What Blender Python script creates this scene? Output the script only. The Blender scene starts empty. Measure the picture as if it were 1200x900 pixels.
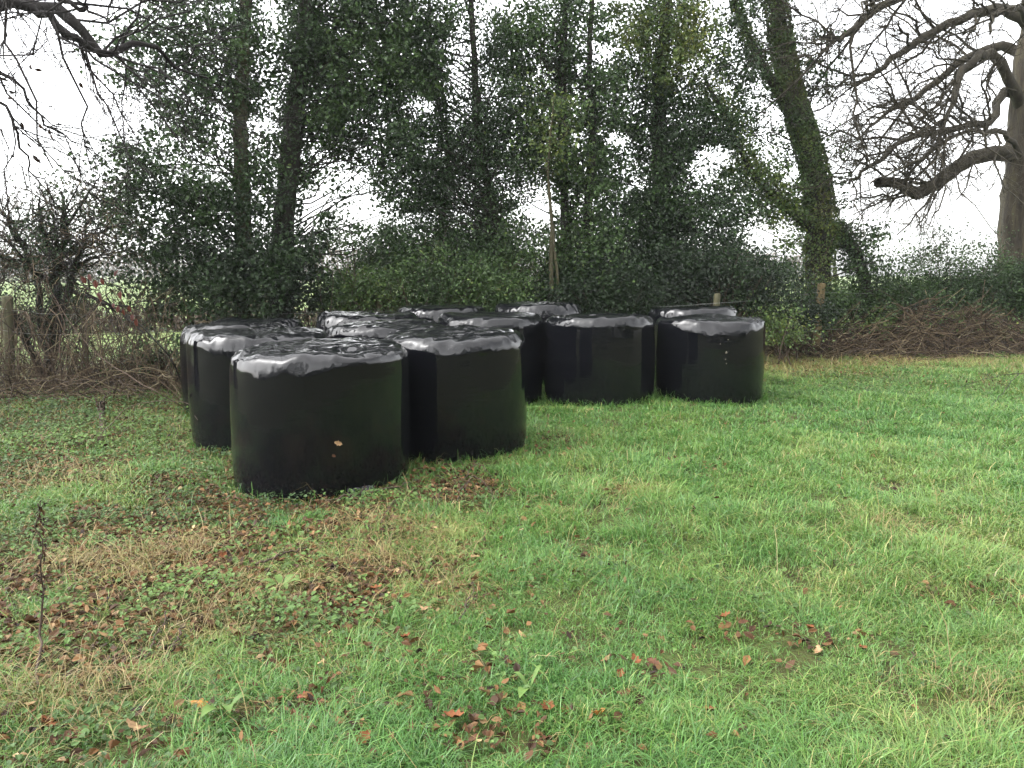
import bpy, math, random
import numpy as np
from mathutils import Vector
from mathutils.bvhtree import BVHTree

SEED = 7
HAZE = .0005
rng = np.random.default_rng(SEED)
random.seed(SEED)
sc = bpy.context.scene
COL = sc.collection
R_ = math.radians

# ------------------------------------------------------------------ camera
CAM_H, PITCH, FPX = 1.48, R_(7.7), 942.0
cp, sp_ = math.cos(PITCH), math.sin(PITCH)
cam = bpy.data.cameras.new('camera')
cam.sensor_width = 36.0
cam.lens = 36.0 * FPX / 1200.0
cam.clip_end = 3000
cam_o = bpy.data.objects.new('camera', cam)
COL.objects.link(cam_o)
cam_o.location = (0, 0, CAM_H)
cam_o.rotation_euler = (math.pi / 2 - PITCH, 0, 0)
sc.camera = cam_o


def ray(px, py):
    u, v = (px - 600) / FPX, (450 - py) / FPX
    return np.array([u, cp + v * sp_, -sp_ + v * cp])


def deep(Y):
    return Y if Y < 10.5 else 10.5 + (Y - 10.5) * 1.25


def P(px, py, Y):
    Y = deep(Y)
    d = ray(px, py)
    t = Y / d[1]
    return np.array([d[0] * t, Y, CAM_H + d[2] * t])


def G(px, py):
    d = ray(px, py)
    t = -CAM_H / d[2]
    return np.array([d[0] * t, d[1] * t])


def project(p):
    p = np.asarray(p, float)
    x, y, z = p[..., 0], p[..., 1], p[..., 2] - CAM_H
    dep = y * cp - z * sp_
    up = y * sp_ + z * cp
    return 600 + FPX * x / dep, 450 - FPX * up / dep


def th(x, y):
    x = np.asarray(x, float); y = np.asarray(y, float)
    w = 1.0 / (1.0 + (np.maximum(np.abs(x), np.abs(y)) / 30.0) ** 2)
    h = .03 * np.sin(.9 * x + .4) + .02 * np.sin(1.3 * y + .7 * x) + .012 * np.sin(2.9 * x - 1.7 * y) + .008 * np.sin(5.1 * y + 3.3 * x)
    return h * w


# ------------------------------------------------------------------ numpy noise
_perm = np.random.default_rng(11).permutation(256)
_perm = np.concatenate([_perm, _perm, _perm])
_val = np.random.default_rng(12).uniform(-1, 1, 256)


def noise3(p):
    p = np.asarray(p, float)
    i = np.floor(p).astype(int)
    f = p - i
    f = f * f * f * (f * (f * 6 - 15) + 10)
    i &= 255
    x, y, z = i[..., 0], i[..., 1], i[..., 2]
    out = 0
    for dx in (0, 1):
        wx = f[..., 0] if dx else 1 - f[..., 0]
        for dy in (0, 1):
            wy = f[..., 1] if dy else 1 - f[..., 1]
            for dz in (0, 1):
                wz = f[..., 2] if dz else 1 - f[..., 2]
                h = _val[_perm[_perm[_perm[(x + dx) & 255] + ((y + dy) & 255)] + ((z + dz) & 255)]]
                out = out + wx * wy * wz * h
    return out


def noise2(x, y, s, off=0.0):
    return noise3(np.stack([np.asarray(x) * s + off, np.asarray(y) * s + off * 1.7, np.full(np.shape(x), off * .37)], -1))


# ------------------------------------------------------------------ object helpers
def tag(o, label=None, cat=None, group=None, kind=None):
    if label: o['label'] = label
    if cat: o['category'] = cat
    if group: o['group'] = group
    if kind: o['kind'] = kind
    return o


def empty(name, loc=(0, 0, 0), rz=0.0):
    o = bpy.data.objects.new(name, None)
    o.empty_display_size = .2
    COL.objects.link(o)
    o.location = loc
    o.rotation_euler = (0, 0, rz)
    return o


def build(name, V, F, mat, parent=None, smooth=True, tint=None, org=None):
    """V (n,3); F list of (m,k) index arrays"""
    V = np.asarray(V, np.float32).reshape(-1, 3)
    if org is not None:
        V = V - np.asarray(org, np.float32)
    me = bpy.data.meshes.new(name)
    me.vertices.add(len(V))
    me.vertices.foreach_set('co', V.ravel())
    F = [np.asarray(f, np.int32) for f in F if len(f)]
    loops = np.concatenate([f.ravel() for f in F])
    tot = np.concatenate([np.full(len(f), f.shape[1], np.int32) for f in F])
    start = np.concatenate([[0], np.cumsum(tot)[:-1]]).astype(np.int32)
    me.loops.add(len(loops))
    me.loops.foreach_set('vertex_index', loops)
    me.polygons.add(len(tot))
    me.polygons.foreach_set('loop_start', start)
    me.polygons.foreach_set('use_smooth', np.full(len(tot), smooth))
    if tint is not None:
        a = me.attributes.new('tint', 'FLOAT', 'POINT')
        a.data.foreach_set('value', np.asarray(tint, np.float32))
    me.update(calc_edges=True)
    me.validate()
    if mat: me.materials.append(mat)
    o = bpy.data.objects.new(name, me)
    COL.objects.link(o)
    if parent: o.parent = parent
    return o


class Tubes:
    def __init__(s):
        s.g = {}

    def add(s, pts, rad, sides=4):
        pts = np.asarray(pts, float)
        rad = np.broadcast_to(np.asarray(rad, float), (len(pts),))
        s.g.setdefault((len(pts), sides), []).append((pts, rad))

    def arrays(s):
        Vs, Fs, off = [], [], 0
        for (n, k), lst in s.g.items():
            Pn = np.stack([a for a, b in lst]); Rn = np.stack([b for a, b in lst])
            m = len(lst)
            T = np.gradient(Pn, axis=1)
            T /= np.linalg.norm(T, axis=2, keepdims=True) + 1e-9
            mz = np.abs(T[:, :, 2]).mean(1)
            ref = np.where((mz > .75)[:, None], np.array([1., 0.13, 0.]), np.array([0.07, 0., 1.]))[:, None, :]
            U = np.cross(T, ref); U /= np.linalg.norm(U, axis=2, keepdims=True) + 1e-9
            W = np.cross(T, U)
            a = np.arange(k) / k * 2 * np.pi
            V = Pn[:, :, None, :] + Rn[:, :, None, None] * (np.cos(a)[:, None] * U[:, :, None, :] + np.sin(a)[:, None] * W[:, :, None, :])
            idx = np.arange(m * n * k).reshape(m, n, k) + off
            q = np.stack([idx[:, :-1, :], np.roll(idx, -1, 2)[:, :-1, :], np.roll(idx, -1, 2)[:, 1:, :], idx[:, 1:, :]], -1).reshape(-1, 4)
            Vs.append(V.reshape(-1, 3)); Fs.append(q[:, ::-1]); off += m * n * k
        return np.concatenate(Vs), Fs

    def build(s, name, mat, parent=None, org=None, rough=0, rscale=6.):
        V, F = s.arrays()
        if rough:
            V = V + rough * np.stack([noise3(V * rscale + 3), noise3(V * rscale + 57), .4 * noise3(V * rscale + 91)], -1)
        return build(name, V, F, mat, parent, org=org)


def spline(pts, n):
    """catmull-rom resample"""
    p = np.asarray(pts, float)
    if len(p) == 2:
        t = np.linspace(0, 1, n)[:, None]
        return p[0] * (1 - t) + p[1] * t
    q = np.concatenate([[2 * p[0] - p[1]], p, [2 * p[-1] - p[-2]]])
    t = np.linspace(0, len(p) - 1 - 1e-6, n)
    i = t.astype(int); f = (t - i)[:, None]
    a, b, c, d = q[i], q[i + 1], q[i + 2], q[i + 3]
    return .5 * ((2 * b) + (c - a) * f + (2 * a - 5 * b + 4 * c - d) * f ** 2 + (3 * b - a - 3 * c + d) * f ** 3)


# ------------------------------------------------------------------ materials
def nt(name):
    m = bpy.data.materials.new(name)
    m.use_nodes = True
    t = m.node_tree
    for n in list(t.nodes): t.nodes.remove(n)
    out = t.nodes.new('ShaderNodeOutputMaterial')
    return m, t, out


def ramp(t, fac, stops):
    r = t.nodes.new('ShaderNodeValToRGB')
    e = r.color_ramp.elements
    while len(e) < len(stops): e.new(.5)
    for el, (pos, c) in zip(e, stops):
        el.position = pos
        el.color = (*c, 1)
    t.links.new(fac, r.inputs[0])
    return r.outputs[0]


def mathn(t, op, a, b=None):
    n = t.nodes.new('ShaderNodeMath'); n.operation = op
    for i, v in enumerate((a, b)):
        if v is None: continue
        if isinstance(v, (int, float)): n.inputs[i].default_value = v
        else: t.links.new(v, n.inputs[i])
    return n.outputs[0]


def noise(t, scale, detail=3, vec=None, rough=.55):
    n = t.nodes.new('ShaderNodeTexNoise')
    n.inputs['Scale'].default_value = scale
    n.inputs['Detail'].default_value = detail
    n.inputs['Roughness'].default_value = rough
    if vec is not None: t.links.new(vec, n.inputs['Vector'])
    return n.outputs['Fac']


def leaf_mat(name, stops, rough=.45, trans=.25, spec=.5, var=.35):
    m, t, out = nt(name)
    at = t.nodes.new('ShaderNodeAttribute'); at.attribute_name = 'tint'
    geo = t.nodes.new('ShaderNodeNewGeometry')
    col = ramp(t, at.outputs['Fac'], stops)
    v = mathn(t, 'MULTIPLY_ADD', geo.outputs['Random Per Island'], var)
    t.nodes[-1].inputs[2].default_value = 1 - var / 2
    mul = t.nodes.new('ShaderNodeVectorMath'); mul.operation = 'SCALE'
    t.links.new(col, mul.inputs[0]); t.links.new(v, mul.inputs['Scale'])
    b = t.nodes.new('ShaderNodeBsdfPrincipled')
    b.inputs['Roughness'].default_value = rough
    b.inputs['Specular IOR Level'].default_value = spec
    t.links.new(mul.outputs[0], b.inputs['Base Color'])
    if trans:
        tr = t.nodes.new('ShaderNodeBsdfTranslucent')
        t.links.new(mul.outputs[0], tr.inputs['Color'])
        mx = t.nodes.new('ShaderNodeMixShader'); mx.inputs[0].default_value = trans
        t.links.new(b.outputs[0], mx.inputs[1]); t.links.new(tr.outputs[0], mx.inputs[2])
        t.links.new(mx.outputs[0], out.inputs[0])
    else:
        t.links.new(b.outputs[0], out.inputs[0])
    return m


def bark_mat(name, stops, scale=6, stretch=.25, bump=.6, rough=.85):
    m, t, out = nt(name)
    geo = t.nodes.new('ShaderNodeNewGeometry')
    mp = t.nodes.new('ShaderNodeVectorMath'); mp.operation = 'MULTIPLY'
    mp.inputs[1].default_value = (1, 1, stretch)
    t.links.new(geo.outputs['Position'], mp.inputs[0])
    f = noise(t, scale, 5, mp.outputs[0], .65)
    g = noise(t, scale * 6, 4, mp.outputs[0], .6)
    mix = mathn(t, 'ADD', mathn(t, 'MULTIPLY', f, .65), mathn(t, 'MULTIPLY', g, .35))
    col = ramp(t, mix, stops)
    b = t.nodes.new('ShaderNodeBsdfPrincipled')
    b.inputs['Roughness'].default_value = rough
    b.inputs['Specular IOR Level'].default_value = .25
    t.links.new(col, b.inputs['Base Color'])
    bp = t.nodes.new('ShaderNodeBump'); bp.inputs['Strength'].default_value = bump; bp.inputs['Distance'].default_value = .03
    t.links.new(mix, bp.inputs['Height']); t.links.new(bp.outputs[0], b.inputs['Normal'])
    t.links.new(b.outputs[0], out.inputs[0])
    return m


M = {}
M['grass'] = leaf_mat('grass', [(0, (.030, .090, .024)), (.3, (.066, .165, .036)), (.55, (.108, .205, .042)), (.75, (.175, .235, .060)), (1, (.29, .245, .10))], .4, .35, .45, .6)
M['straw'] = leaf_mat('straw', [(0, (.085, .055, .022)), (.4, (.16, .115, .042)), (.75, (.20, .17, .055)), (1, (.29, .24, .12))], .6, .2)
M['weed'] = leaf_mat('weed', [(0, (.026, .052, .016)), (.5, (.058, .105, .028)), (1, (.10, .165, .036))], .6, .2, .25, .6)
M['litter'] = leaf_mat('litter', [(0, (.018, .010, .006)), (.35, (.058, .029, .013)), (.62, (.115, .058, .022)), (.85, (.165, .105, .05)), (1, (.26, .19, .10))], .65, .1, .2, .7)
M['holly'] = leaf_mat('holly', [(0, (.009, .017, .008)), (.3, (.026, .050, .017)), (.55, (.052, .092, .026)), (.78, (.095, .122, .028)), (1, (.18, .17, .032))], .42, .28, .3, .9)
M['red_leaf'] = leaf_mat('red_leaf', [(0, (.06, .018, .013)), (1, (.11, .034, .022))], .5, .3)
M['hedge_far'] = leaf_mat('hedge_far', [(0, (.05, .037, .028)), (.5, (.08, .06, .045)), (1, (.07, .07, .045))], .8, .1, .1)
M['bark_dark'] = bark_mat('bark_dark', [(.3, (.010, .009, .008)), (.55, (.024, .022, .017)), (.75, (.04, .042, .026))])
M['bark_bough'] = bark_mat('bark_bough', [(.3, (.006, .005, .005)), (.55, (.013, .011, .010)), (.75, (.022, .021, .016))])
M['bark_oak'] = bark_mat('bark_oak', [(.36, (.009, .007, .005)), (.5, (.031, .025, .016)), (.62, (.058, .05, .028))], 7, .14, 1.)
M['bark_oak_limb'] = bark_mat('bark_oak_limb', [(.3, (.013, .011, .008)), (.55, (.036, .031, .021)), (.75, (.062, .060, .036))], 8, .6, .6)
M['bark_pale'] = bark_mat('bark_pale', [(.3, (.026, .023, .014)), (.55, (.055, .05, .026)), (.75, (.085, .082, .042))], 10, .2, .4)
M['twig'] = bark_mat('twig', [(.3, (.025, .017, .013)), (.55, (.055, .038, .028)), (.75, (.10, .075, .055))], 20, 1, .2)
M['cane'] = bark_mat('cane', [(.3, (.045, .027, .021)), (.55, (.085, .06, .045)), (.75, (.14, .115, .085))], 14, 1, .2)
M['post'] = bark_mat('post', [(.3, (.03, .031, .017)), (.5, (.058, .056, .03)), (.72, (.095, .085, .05))], 9, .12, .5)
M['post_new'] = bark_mat('post_new', [(.3, (.05, .037, .018)), (.5, (.085, .064, .03)), (.72, (.12, .098, .052))], 9, .12, .4)


def simple(name, col, rough=.5, metal=0.):
    m, t, out = nt(name)
    b = t.nodes.new('ShaderNodeBsdfPrincipled')
    geo = t.nodes.new('ShaderNodeNewGeometry')
    c = ramp(t, noise(t, 30, 3, geo.outputs['Position']), [(.3, tuple(x * .75 for x in col)), (.7, tuple(min(1, x * 1.2) for x in col))])
    t.links.new(c, b.inputs['Base Color'])
    b.inputs['Roughness'].default_value = rough; b.inputs['Metallic'].default_value = metal
    t.links.new(b.outputs[0], out.inputs[0])
    return m


def island_mat(name, stops, rough=.8):
    m, t, out = nt(name)
    geo = t.nodes.new('ShaderNodeNewGeometry')
    b = t.nodes.new('ShaderNodeBsdfPrincipled'); b.inputs['Roughness'].default_value = rough; b.inputs['Specular IOR Level'].default_value = .2
    t.links.new(ramp(t, geo.outputs['Random Per Island'], stops), b.inputs['Base Color'])
    t.links.new(b.outputs[0], out.inputs[0])
    return m


M['brush'] = island_mat('brush', [(0, (.015, .011, .008)), (.4, (.046, .032, .021)), (.72, (.08, .058, .036)), (.92, (.115, .09, .052)), (1, (.18, .155, .095))])
M['wire'] = simple('wire', (.25, .25, .25), .5, .8)
M['dropping'] = simple('dropping', (.16, .14, .10), .8)


def film_mat():
    m, t, out = nt('black_wrap_film')
    tc = t.nodes.new('ShaderNodeTexCoord')
    b = t.nodes.new('ShaderNodeBsdfPrincipled')
    dust = noise(t, 5, 6, tc.outputs['Object'], .7)
    t.links.new(ramp(t, dust, [(.35, (.0022, .0024, .0036)), (.62, (.003, .0032, .0044)), (.8, (.0062, .0061, .0066))]), b.inputs['Base Color'])
    rr = t.nodes.new('ShaderNodeMapRange'); rr.inputs[1].default_value = .3; rr.inputs[2].default_value = .75
    rr.inputs[3].default_value = .03; rr.inputs[4].default_value = .11
    t.links.new(noise(t, 9, 5, tc.outputs['Object'], .6), rr.inputs[0])
    t.links.new(rr.outputs[0], b.inputs['Roughness'])
    b.inputs['IOR'].default_value = 1.42
    # overlapping film bands round the side, crinkles
    sx = t.nodes.new('ShaderNodeVectorMath'); sx.operation = 'MULTIPLY'; sx.inputs[1].default_value = (1, 1, 9)
    t.links.new(tc.outputs['Object'], sx.inputs[0])
    band = noise(t, 2.2, 4, sx.outputs[0], .6)
    fine = noise(t, 22, 5, tc.outputs['Object'], .6)
    h = mathn(t, 'ADD', mathn(t, 'MULTIPLY', band, .6), mathn(t, 'MULTIPLY', fine, .3))
    bp = t.nodes.new('ShaderNodeBump'); bp.inputs['Strength'].default_value = .2; bp.inputs['Distance'].default_value = .008
    t.links.new(h, bp.inputs['Height']); t.links.new(bp.outputs[0], b.inputs['Normal'])
    t.links.new(b.outputs[0], out.inputs[0])
    return m


M['film'] = film_mat()


def ground_mat():
    m, t, out = nt('ground')
    geo = t.nodes.new('ShaderNodeNewGeometry')
    pos = geo.outputs['Position']
    sep = t.nodes.new('ShaderNodeSeparateXYZ'); t.links.new(pos, sep.inputs[0])
    near = ramp(t, mathn(t, 'ADD', mathn(t, 'MULTIPLY', noise(t, 3, 5, pos), .6), mathn(t, 'MULTIPLY', noise(t, 40, 3, pos), .4)),
                [(.32, (.022, .017, .009)), (.45, (.038, .038, .013)), (.6, (.045, .062, .016)), (.75, (.08, .07, .03))])
    far = ramp(t, mathn(t, 'ADD', mathn(t, 'MULTIPLY', noise(t, .12, 4, pos), .6), mathn(t, 'MULTIPLY', noise(t, 2.5, 5, pos, .7), .4)),
               [(.3, (.07, .105, .032)), (.5, (.095, .135, .042)), (.68, (.13, .15, .06))])
    edge = mathn(t, 'SUBTRACT', sep.outputs['Y'], mathn(t, 'ADD', mathn(t, 'MULTIPLY', sep.outputs['X'], .37), 16.3))
    n1 = mathn(t, 'MULTIPLY', mathn(t, 'SUBTRACT', noise(t, .9, 3, pos), .5), 2.)
    k = t.nodes.new('ShaderNodeClamp'); t.links.new(mathn(t, 'ADD', edge, n1), k.inputs[0])
    mx = t.nodes.new('ShaderNodeMix'); mx.data_type = 'RGBA'
    t.links.new(k.outputs[0], mx.inputs[0]); t.links.new(near, mx.inputs[6]); t.links.new(far, mx.inputs[7])
    b = t.nodes.new('ShaderNodeBsdfPrincipled'); b.inputs['Roughness'].default_value = .9
    b.inputs['Specular IOR Level'].default_value = .15
    t.links.new(mx.outputs[2], b.inputs['Base Color'])
    bp = t.nodes.new('ShaderNodeBump'); bp.inputs['Strength'].default_value = .7; bp.inputs['Distance'].default_value = .04
    t.links.new(noise(t, 25, 5, pos), bp.inputs['Height']); t.links.new(bp.outputs[0], b.inputs['Normal'])
    t.links.new(b.outputs[0], out.inputs[0])
    return m


M['ground'] = ground_mat()

# ------------------------------------------------------------------ world and sun
SUN_EL, SUN_AZ = 48.0, 258.0     # brightest part of the cloud lies to the left
w = bpy.data.worlds.new('World'); sc.world = w; w.use_nodes = True
t = w.node_tree
for n in list(t.nodes): t.nodes.remove(n)
wo = t.nodes.new('ShaderNodeOutputWorld'); bg = t.nodes.new('ShaderNodeBackground')
sky = t.nodes.new('ShaderNodeTexSky'); sky.sky_type = 'NISHITA'; sky.sun_disc = False
sky.sun_elevation = R_(SUN_EL); sky.sun_rotation = R_(SUN_AZ)
sky.air_density = 1.0; sky.dust_density = 3.0; sky.ozone_density = 1.0
hs = t.nodes.new('ShaderNodeHueSaturation'); hs.inputs['Saturation'].default_value = .10
t.links.new(sky.outputs[0], hs.inputs['Color']); t.links.new(hs.outputs[0], bg.inputs[0])
bg.inputs[1].default_value = .12
t.links.new(bg.outputs[0], wo.inputs[0])
sl = bpy.data.lights.new('overcast_sun', 'SUN'); sl.energy = .5; sl.angle = R_(170); sl.color = (1, .97, .93)
so = bpy.data.objects.new('overcast_sun', sl); COL.objects.link(so)
az, el = R_(SUN_AZ), R_(SUN_EL)
d = Vector((math.sin(az) * math.cos(el), math.cos(az) * math.cos(el), math.sin(el)))
so.rotation_euler = d.to_track_quat('Z', 'Y').to_euler()
so.location = d * 50
sc.view_settings.view_transform = 'Standard'
sc.view_settings.look = 'None'
sc.view_settings.exposure = 2.88
sc.view_settings.gamma = 1
sc.view_settings.use_curve_mapping = False
sc.cycles.max_bounces = 6
sc.cycles.diffuse_bounces = 3
sc.cycles.transmission_bounces = 3
sc.cycles.transparent_max_bounces = 4
sc.cycles.use_denoising = True

# ------------------------------------------------------------------ ground sheet
def axis(lo, hi, step, far, n=26):
    mid = np.arange(lo, hi + 1e-6, step)
    g = np.geomspace(step * 2, far, n)
    return np.concatenate([(lo - g)[::-1], mid, hi + g])


gx, gy = axis(-11, 13, .13, 1200), axis(-3, 20, .13, 1200)
X, Y = np.meshgrid(gx, gy, indexing='ij')
Z = th(X, Y) + .012 * noise2(X, Y, 3.1) * (np.abs(X) < 14) * (np.abs(Y) < 20)
idx = np.arange(X.size).reshape(X.shape)
gq = np.stack([idx[:-1, :-1], idx[1:, :-1], idx[1:, 1:], idx[:-1, 1:]], -1).reshape(-1, 4)
tag(build('ground', np.stack([X, Y, Z], -1), [gq], M['ground']), 'grassy ground of the field corner running out to the far pasture', 'ground', kind='structure')

# ------------------------------------------------------------------ bales
BALES = [  # px centre, Y centre, radius, height, label
    (377, 5.84, 0.64, 1.01, 'large black wrapped bale nearest the camera, a pale leaf stuck on its front'),
    (533, 6.73, 0.63, 1.0, 'black wrapped bale pressed to the right side of the nearest bale'),
    (309, 7.2, 0.63, 1.0, 'black wrapped bale peeking out behind the left shoulder of the nearest bale'),
    (279, 8.8, 0.61, 0.98, 'black wrapped bale at the left end of the cluster, beside the brambles'),
    (300, 10.1, 0.6, 0.98, 'black wrapped bale at the back left corner, mostly hidden, under the ivy trees'),
    (455, 8.1, 0.63, 1.02, 'black wrapped bale enclosed in the middle of the group, only its crinkled shiny top showing'),
    (433, 9.66, 0.62, 1.08, 'black wrapped bale in the back row with a broad white glare on its top'),
    (521, 11.02, 0.62, 1.07, 'black wrapped bale with the highest domed top, farthest back below the green laurel'),
    (573, 9.48, 0.645, 1.03, 'black wrapped bale whose right side borders the dark gap in the middle of the stack'),
    (703, 9.45, 0.65, 0.985, 'black wrapped bale left of the end bale, its whole front standing in grass'),
    (831, 9.6, 0.655, 0.955, 'black wrapped bale at the right end, spattered with pale droppings'),
    (631, 10.95, 0.62, 1.06, 'black wrapped bale filling the gap behind, in front of the slim pale sapling'),
    (812, 11.12, 0.62, 1.02, 'black wrapped bale directly behind the end bale, below a stubby fence post'),
]
BXY = []


def bale_mesh(seed, Rr, H):
    r = np.random.default_rng(seed)
    nt_, ns = 220, 150
    # profile: a rounded shoulder whose radius wanders round the bale, straight side, tucked foot
    tht = np.arange(nt_) / nt_ * 2 * np.pi
    c, sn = np.cos(tht)[:, None], np.sin(tht)[:, None]
    oo = r.uniform(0, 100, 3)
    ring = lambda f, o_: noise3(np.stack([np.cos(tht) * f, np.sin(tht) * f, 0 * tht], -1) + oo + o_)[:, None]
    rc = r.uniform(.115, .145) * np.clip(1 + .30 * ring(1.1, 0) + .12 * ring(3., 30), .6, 1.5)
    rz = rc * np.clip(1.15 + .22 * ring(1.3, 60) + .12 * ring(3.5, 80), .7, 1.6)
    rb = .045
    a1 = np.linspace(0, 1, 52)[:-1][None, :]
    a2 = np.linspace(0, math.pi / 2, 40)[:-1][None, :]
    a3 = np.linspace(0, 1, 62)[:-1][None, :]
    a4 = np.linspace(0, math.pi / 2, 10)[None, :]
    one = np.ones((nt_, 1))
    e_ = 2 / 2.35
    S2, C2 = np.abs(np.sin(a2)) ** e_, np.abs(np.cos(a2)) ** e_
    rad = np.concatenate([a1 * (Rr - rc) + 1e-4, Rr - rc + rc * S2, Rr * one * np.ones_like(a3), (Rr - rb * .6 + rb * .6 * np.cos(a4)) * one], 1)
    zz = np.concatenate([H * one * np.ones_like(a1), H - rz + rz * C2, H - rz - a3 * (H - rz - rb), (rb - rb * np.sin(a4)) * one], 1)
    nr = np.concatenate([0 * a1 * one, np.sin(a2) * one, np.ones_like(a3) * one, np.cos(a4) * one], 1)
    nz = np.concatenate([np.ones_like(a1) * one, np.cos(a2) * one, 0 * a3 * one, -np.sin(a4) * one], 1)
    s = rad.shape[1]
    bulge = .012 * np.sin(np.clip(zz / H, 0, 1) * np.pi)
    ell = 1 + .012 * np.cos(2 * (tht - r.uniform(0, 6)))[:, None] + .008 * np.cos(3 * (tht - r.uniform(0, 6)))[:, None]
    rr = (rad + bulge) * ell
    V = np.stack([rr * c, rr * sn, zz], -1)
    N = np.stack([nr * c, nr * sn, nz], -1)
    o = r.uniform(0, 100, 3)
    tri = np.stack([noise3(V * 2.3 + o)], -1)[..., 0]
    topm = np.clip((N[..., 2] - .35) / .65, 0, 1); topm = topm * topm * (3 - 2 * topm)
    sh = np.clip(1 - np.abs(N[..., 2] - .55) / .55, 0, 1)
    # top: slumped, crinkled sheets of film pulled across at a few angles
    rho = rad / Rr
    dome = topm * (.014 * (1 - rho ** 2) - .02 * np.exp(-(rho / .35) ** 2) * r.uniform(.3, 1.2) + .026 * noise3(V * 2.6 + o + 9))
    crk = 0
    for k in range(3):
        an = r.uniform(0, np.pi)
        u = V[..., 0] * math.cos(an) + V[..., 1] * math.sin(an)
        v = -V[..., 0] * math.sin(an) + V[..., 1] * math.cos(an)
        q = np.stack([u * 10, v * 2.4, V[..., 2] * 3 + k * 7], -1) + o + k * 13
        crk = crk + (1 - np.abs(noise3(q)) * 2) * (.5 + .5 * noise3(V * 3 + o + 40 + k * 5))
    f1 = noise3(V * 11 + o + 3); f2 = noise3(V * 24 + o + 5)
    # radial pleats drawn over the shoulder
    ple = noise3(np.stack([c * 4.5 + 0 * rr, sn * 4.5 + 0 * rr, 2.5 * zz + 0 * rr], -1) + o + 60)
    ple2 = noise3(np.stack([c * 28 + 0 * rr, sn * 28 + 0 * rr, 3.5 * zz + rad * 4 + 0 * rr], -1) + o + 70)
    disp = topm * (.0105 * crk + .006 * f1 + .0012 * f2) + sh * (.004 * ple + .0034 * ple2 + .0022 * f1 + .0025 * (1 - 2 * np.abs(noise3(V * np.array([9, 9, 5]) + o + 77))) + .006 * (1 - 2 * np.abs(noise3(V * np.array([5, 5, 7]) + o + 33))))
    side = np.clip(1 - np.abs(N[..., 2]) * 1.5, 0, 1)
    disp = disp + side * (.006 * tri + .0012 * noise3(V * np.array([3, 3, 9]) + o + 20) + .004 * ple * np.clip((V[..., 2] - .45 * H) / (.5 * H), 0, 1))
    V = V + N * disp[..., None]
    V[..., 2] += dome
    lean = r.normal(0, .012, 2)
    V[..., 0] += lean[0] * V[..., 2]; V[..., 1] += lean[1] * V[..., 2]
    V[:, 0, :] = V[:, 0, :].mean(0)
    i = np.arange(nt_ * s).reshape(nt_, s)
    F = np.stack([i[:, :-1], np.roll(i, -1, 0)[:, :-1], np.roll(i, -1, 0)[:, 1:], i[:, 1:]], -1).reshape(-1, 4)
    return V, F[:, ::-1]


for k, (px, Yc, Rr, H, lab) in enumerate(BALES):
    zc = Yc * cp + (CAM_H - .5) * sp_
    x = (px - 600) / FPX * zc
    BXY.append((x, Yc, Rr))
    V, F = bale_mesh(100 + k, Rr - .015, H)
    o = build('silage_bale', V, [F], M['film'])
    o.location = (x, Yc, float(th(x, Yc)) - .015)
    o.rotation_euler = (random.uniform(-.012, .012), random.uniform(-.012, .012), 0)
    tag(o, lab, 'bale', 'black wrapped bales stored on the grass')
    if k in (0, 10):
        vv = V.reshape(-1, 3) + np.array(o.location)
        bvh = BVHTree.FromPolygons([tuple(v_) for v_ in vv], [tuple(int(i_) for i_ in f_) for f_ in F])
        if k == 0: BVH0 = bvh
    if k == 10:   # droppings on the front of the end bale
        for (dx, dy, s) in ((851, 413, .016), (850, 421, .008), (851, 426, .009), (844, 403, .008), (853, 398, .007)):
            # front surface point
            hit, nn_, _, _ = bvh.ray_cast(Vector((0, 0, CAM_H)), Vector(ray(dx, dy)))
            pt = np.array(hit)
            a_ = np.linspace(0, 2 * np.pi, 11)[:-1]
            rr_ = s * (1 + .3 * np.sin(a_ * 3 + dx))
            nrm = np.array([pt[0] - x, pt[1] - Yc, 0]); nrm /= np.linalg.norm(nrm); pt = pt + nrm * .004; tg = np.array([-nrm[1], nrm[0], 0])
            ring = pt + rr_[:, None] * (np.cos(a_)[:, None] * tg + np.sin(a_)[:, None] * np.array([0, 0, 1.2]))
            in_ = pt + nrm * .006 + .6 * (ring - pt)
            Vd = np.concatenate([ring - nrm * .02, in_, [pt + nrm * .008]])
            j = np.arange(10)
            ob = build('dropping', Vd, [np.stack([j, (j + 1) % 10, 10 + (j + 1) % 10, 10 + j], -1), np.stack([10 + j, 10 + (j + 1) % 10, np.full(10, 20)], -1)], M['dropping'], o)
            ob.matrix_parent_inverse = o.matrix_basis.inverted()
    if k == 0:    # loose film tail at the foot, right
        n1, n2 = 26, 10
        aa = np.linspace(-.55, -.25, n1); bb = np.linspace(0, 1, n2)
        A, B = np.meshgrid(aa, bb, indexing='ij')
        rad = Rr + .0 + .06 * B
        Vt = np.stack([rad * np.cos(A), rad * np.sin(A), .075 - .065 * B ** .6 + .012 * noise2(A * 40, B * 5, 1.) + .01], -1)
        ii = np.arange(n1 * n2).reshape(n1, n2)
        build('film_tail', Vt, [np.stack([ii[:-1, :-1], ii[1:, :-1], ii[1:, 1:], ii[:-1, 1:]], -1).reshape(-1, 4)], M['film'], o)
        o.children[0].rotation_euler = (0, 0, -.55)


def in_bale(x, y, pad=0.):
    m = np.zeros(np.shape(x), bool)
    for bx, by, br in BXY:
        m |= (x - bx) ** 2 + (y - by) ** 2 < (br - .04 + pad) ** 2
    return m


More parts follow.
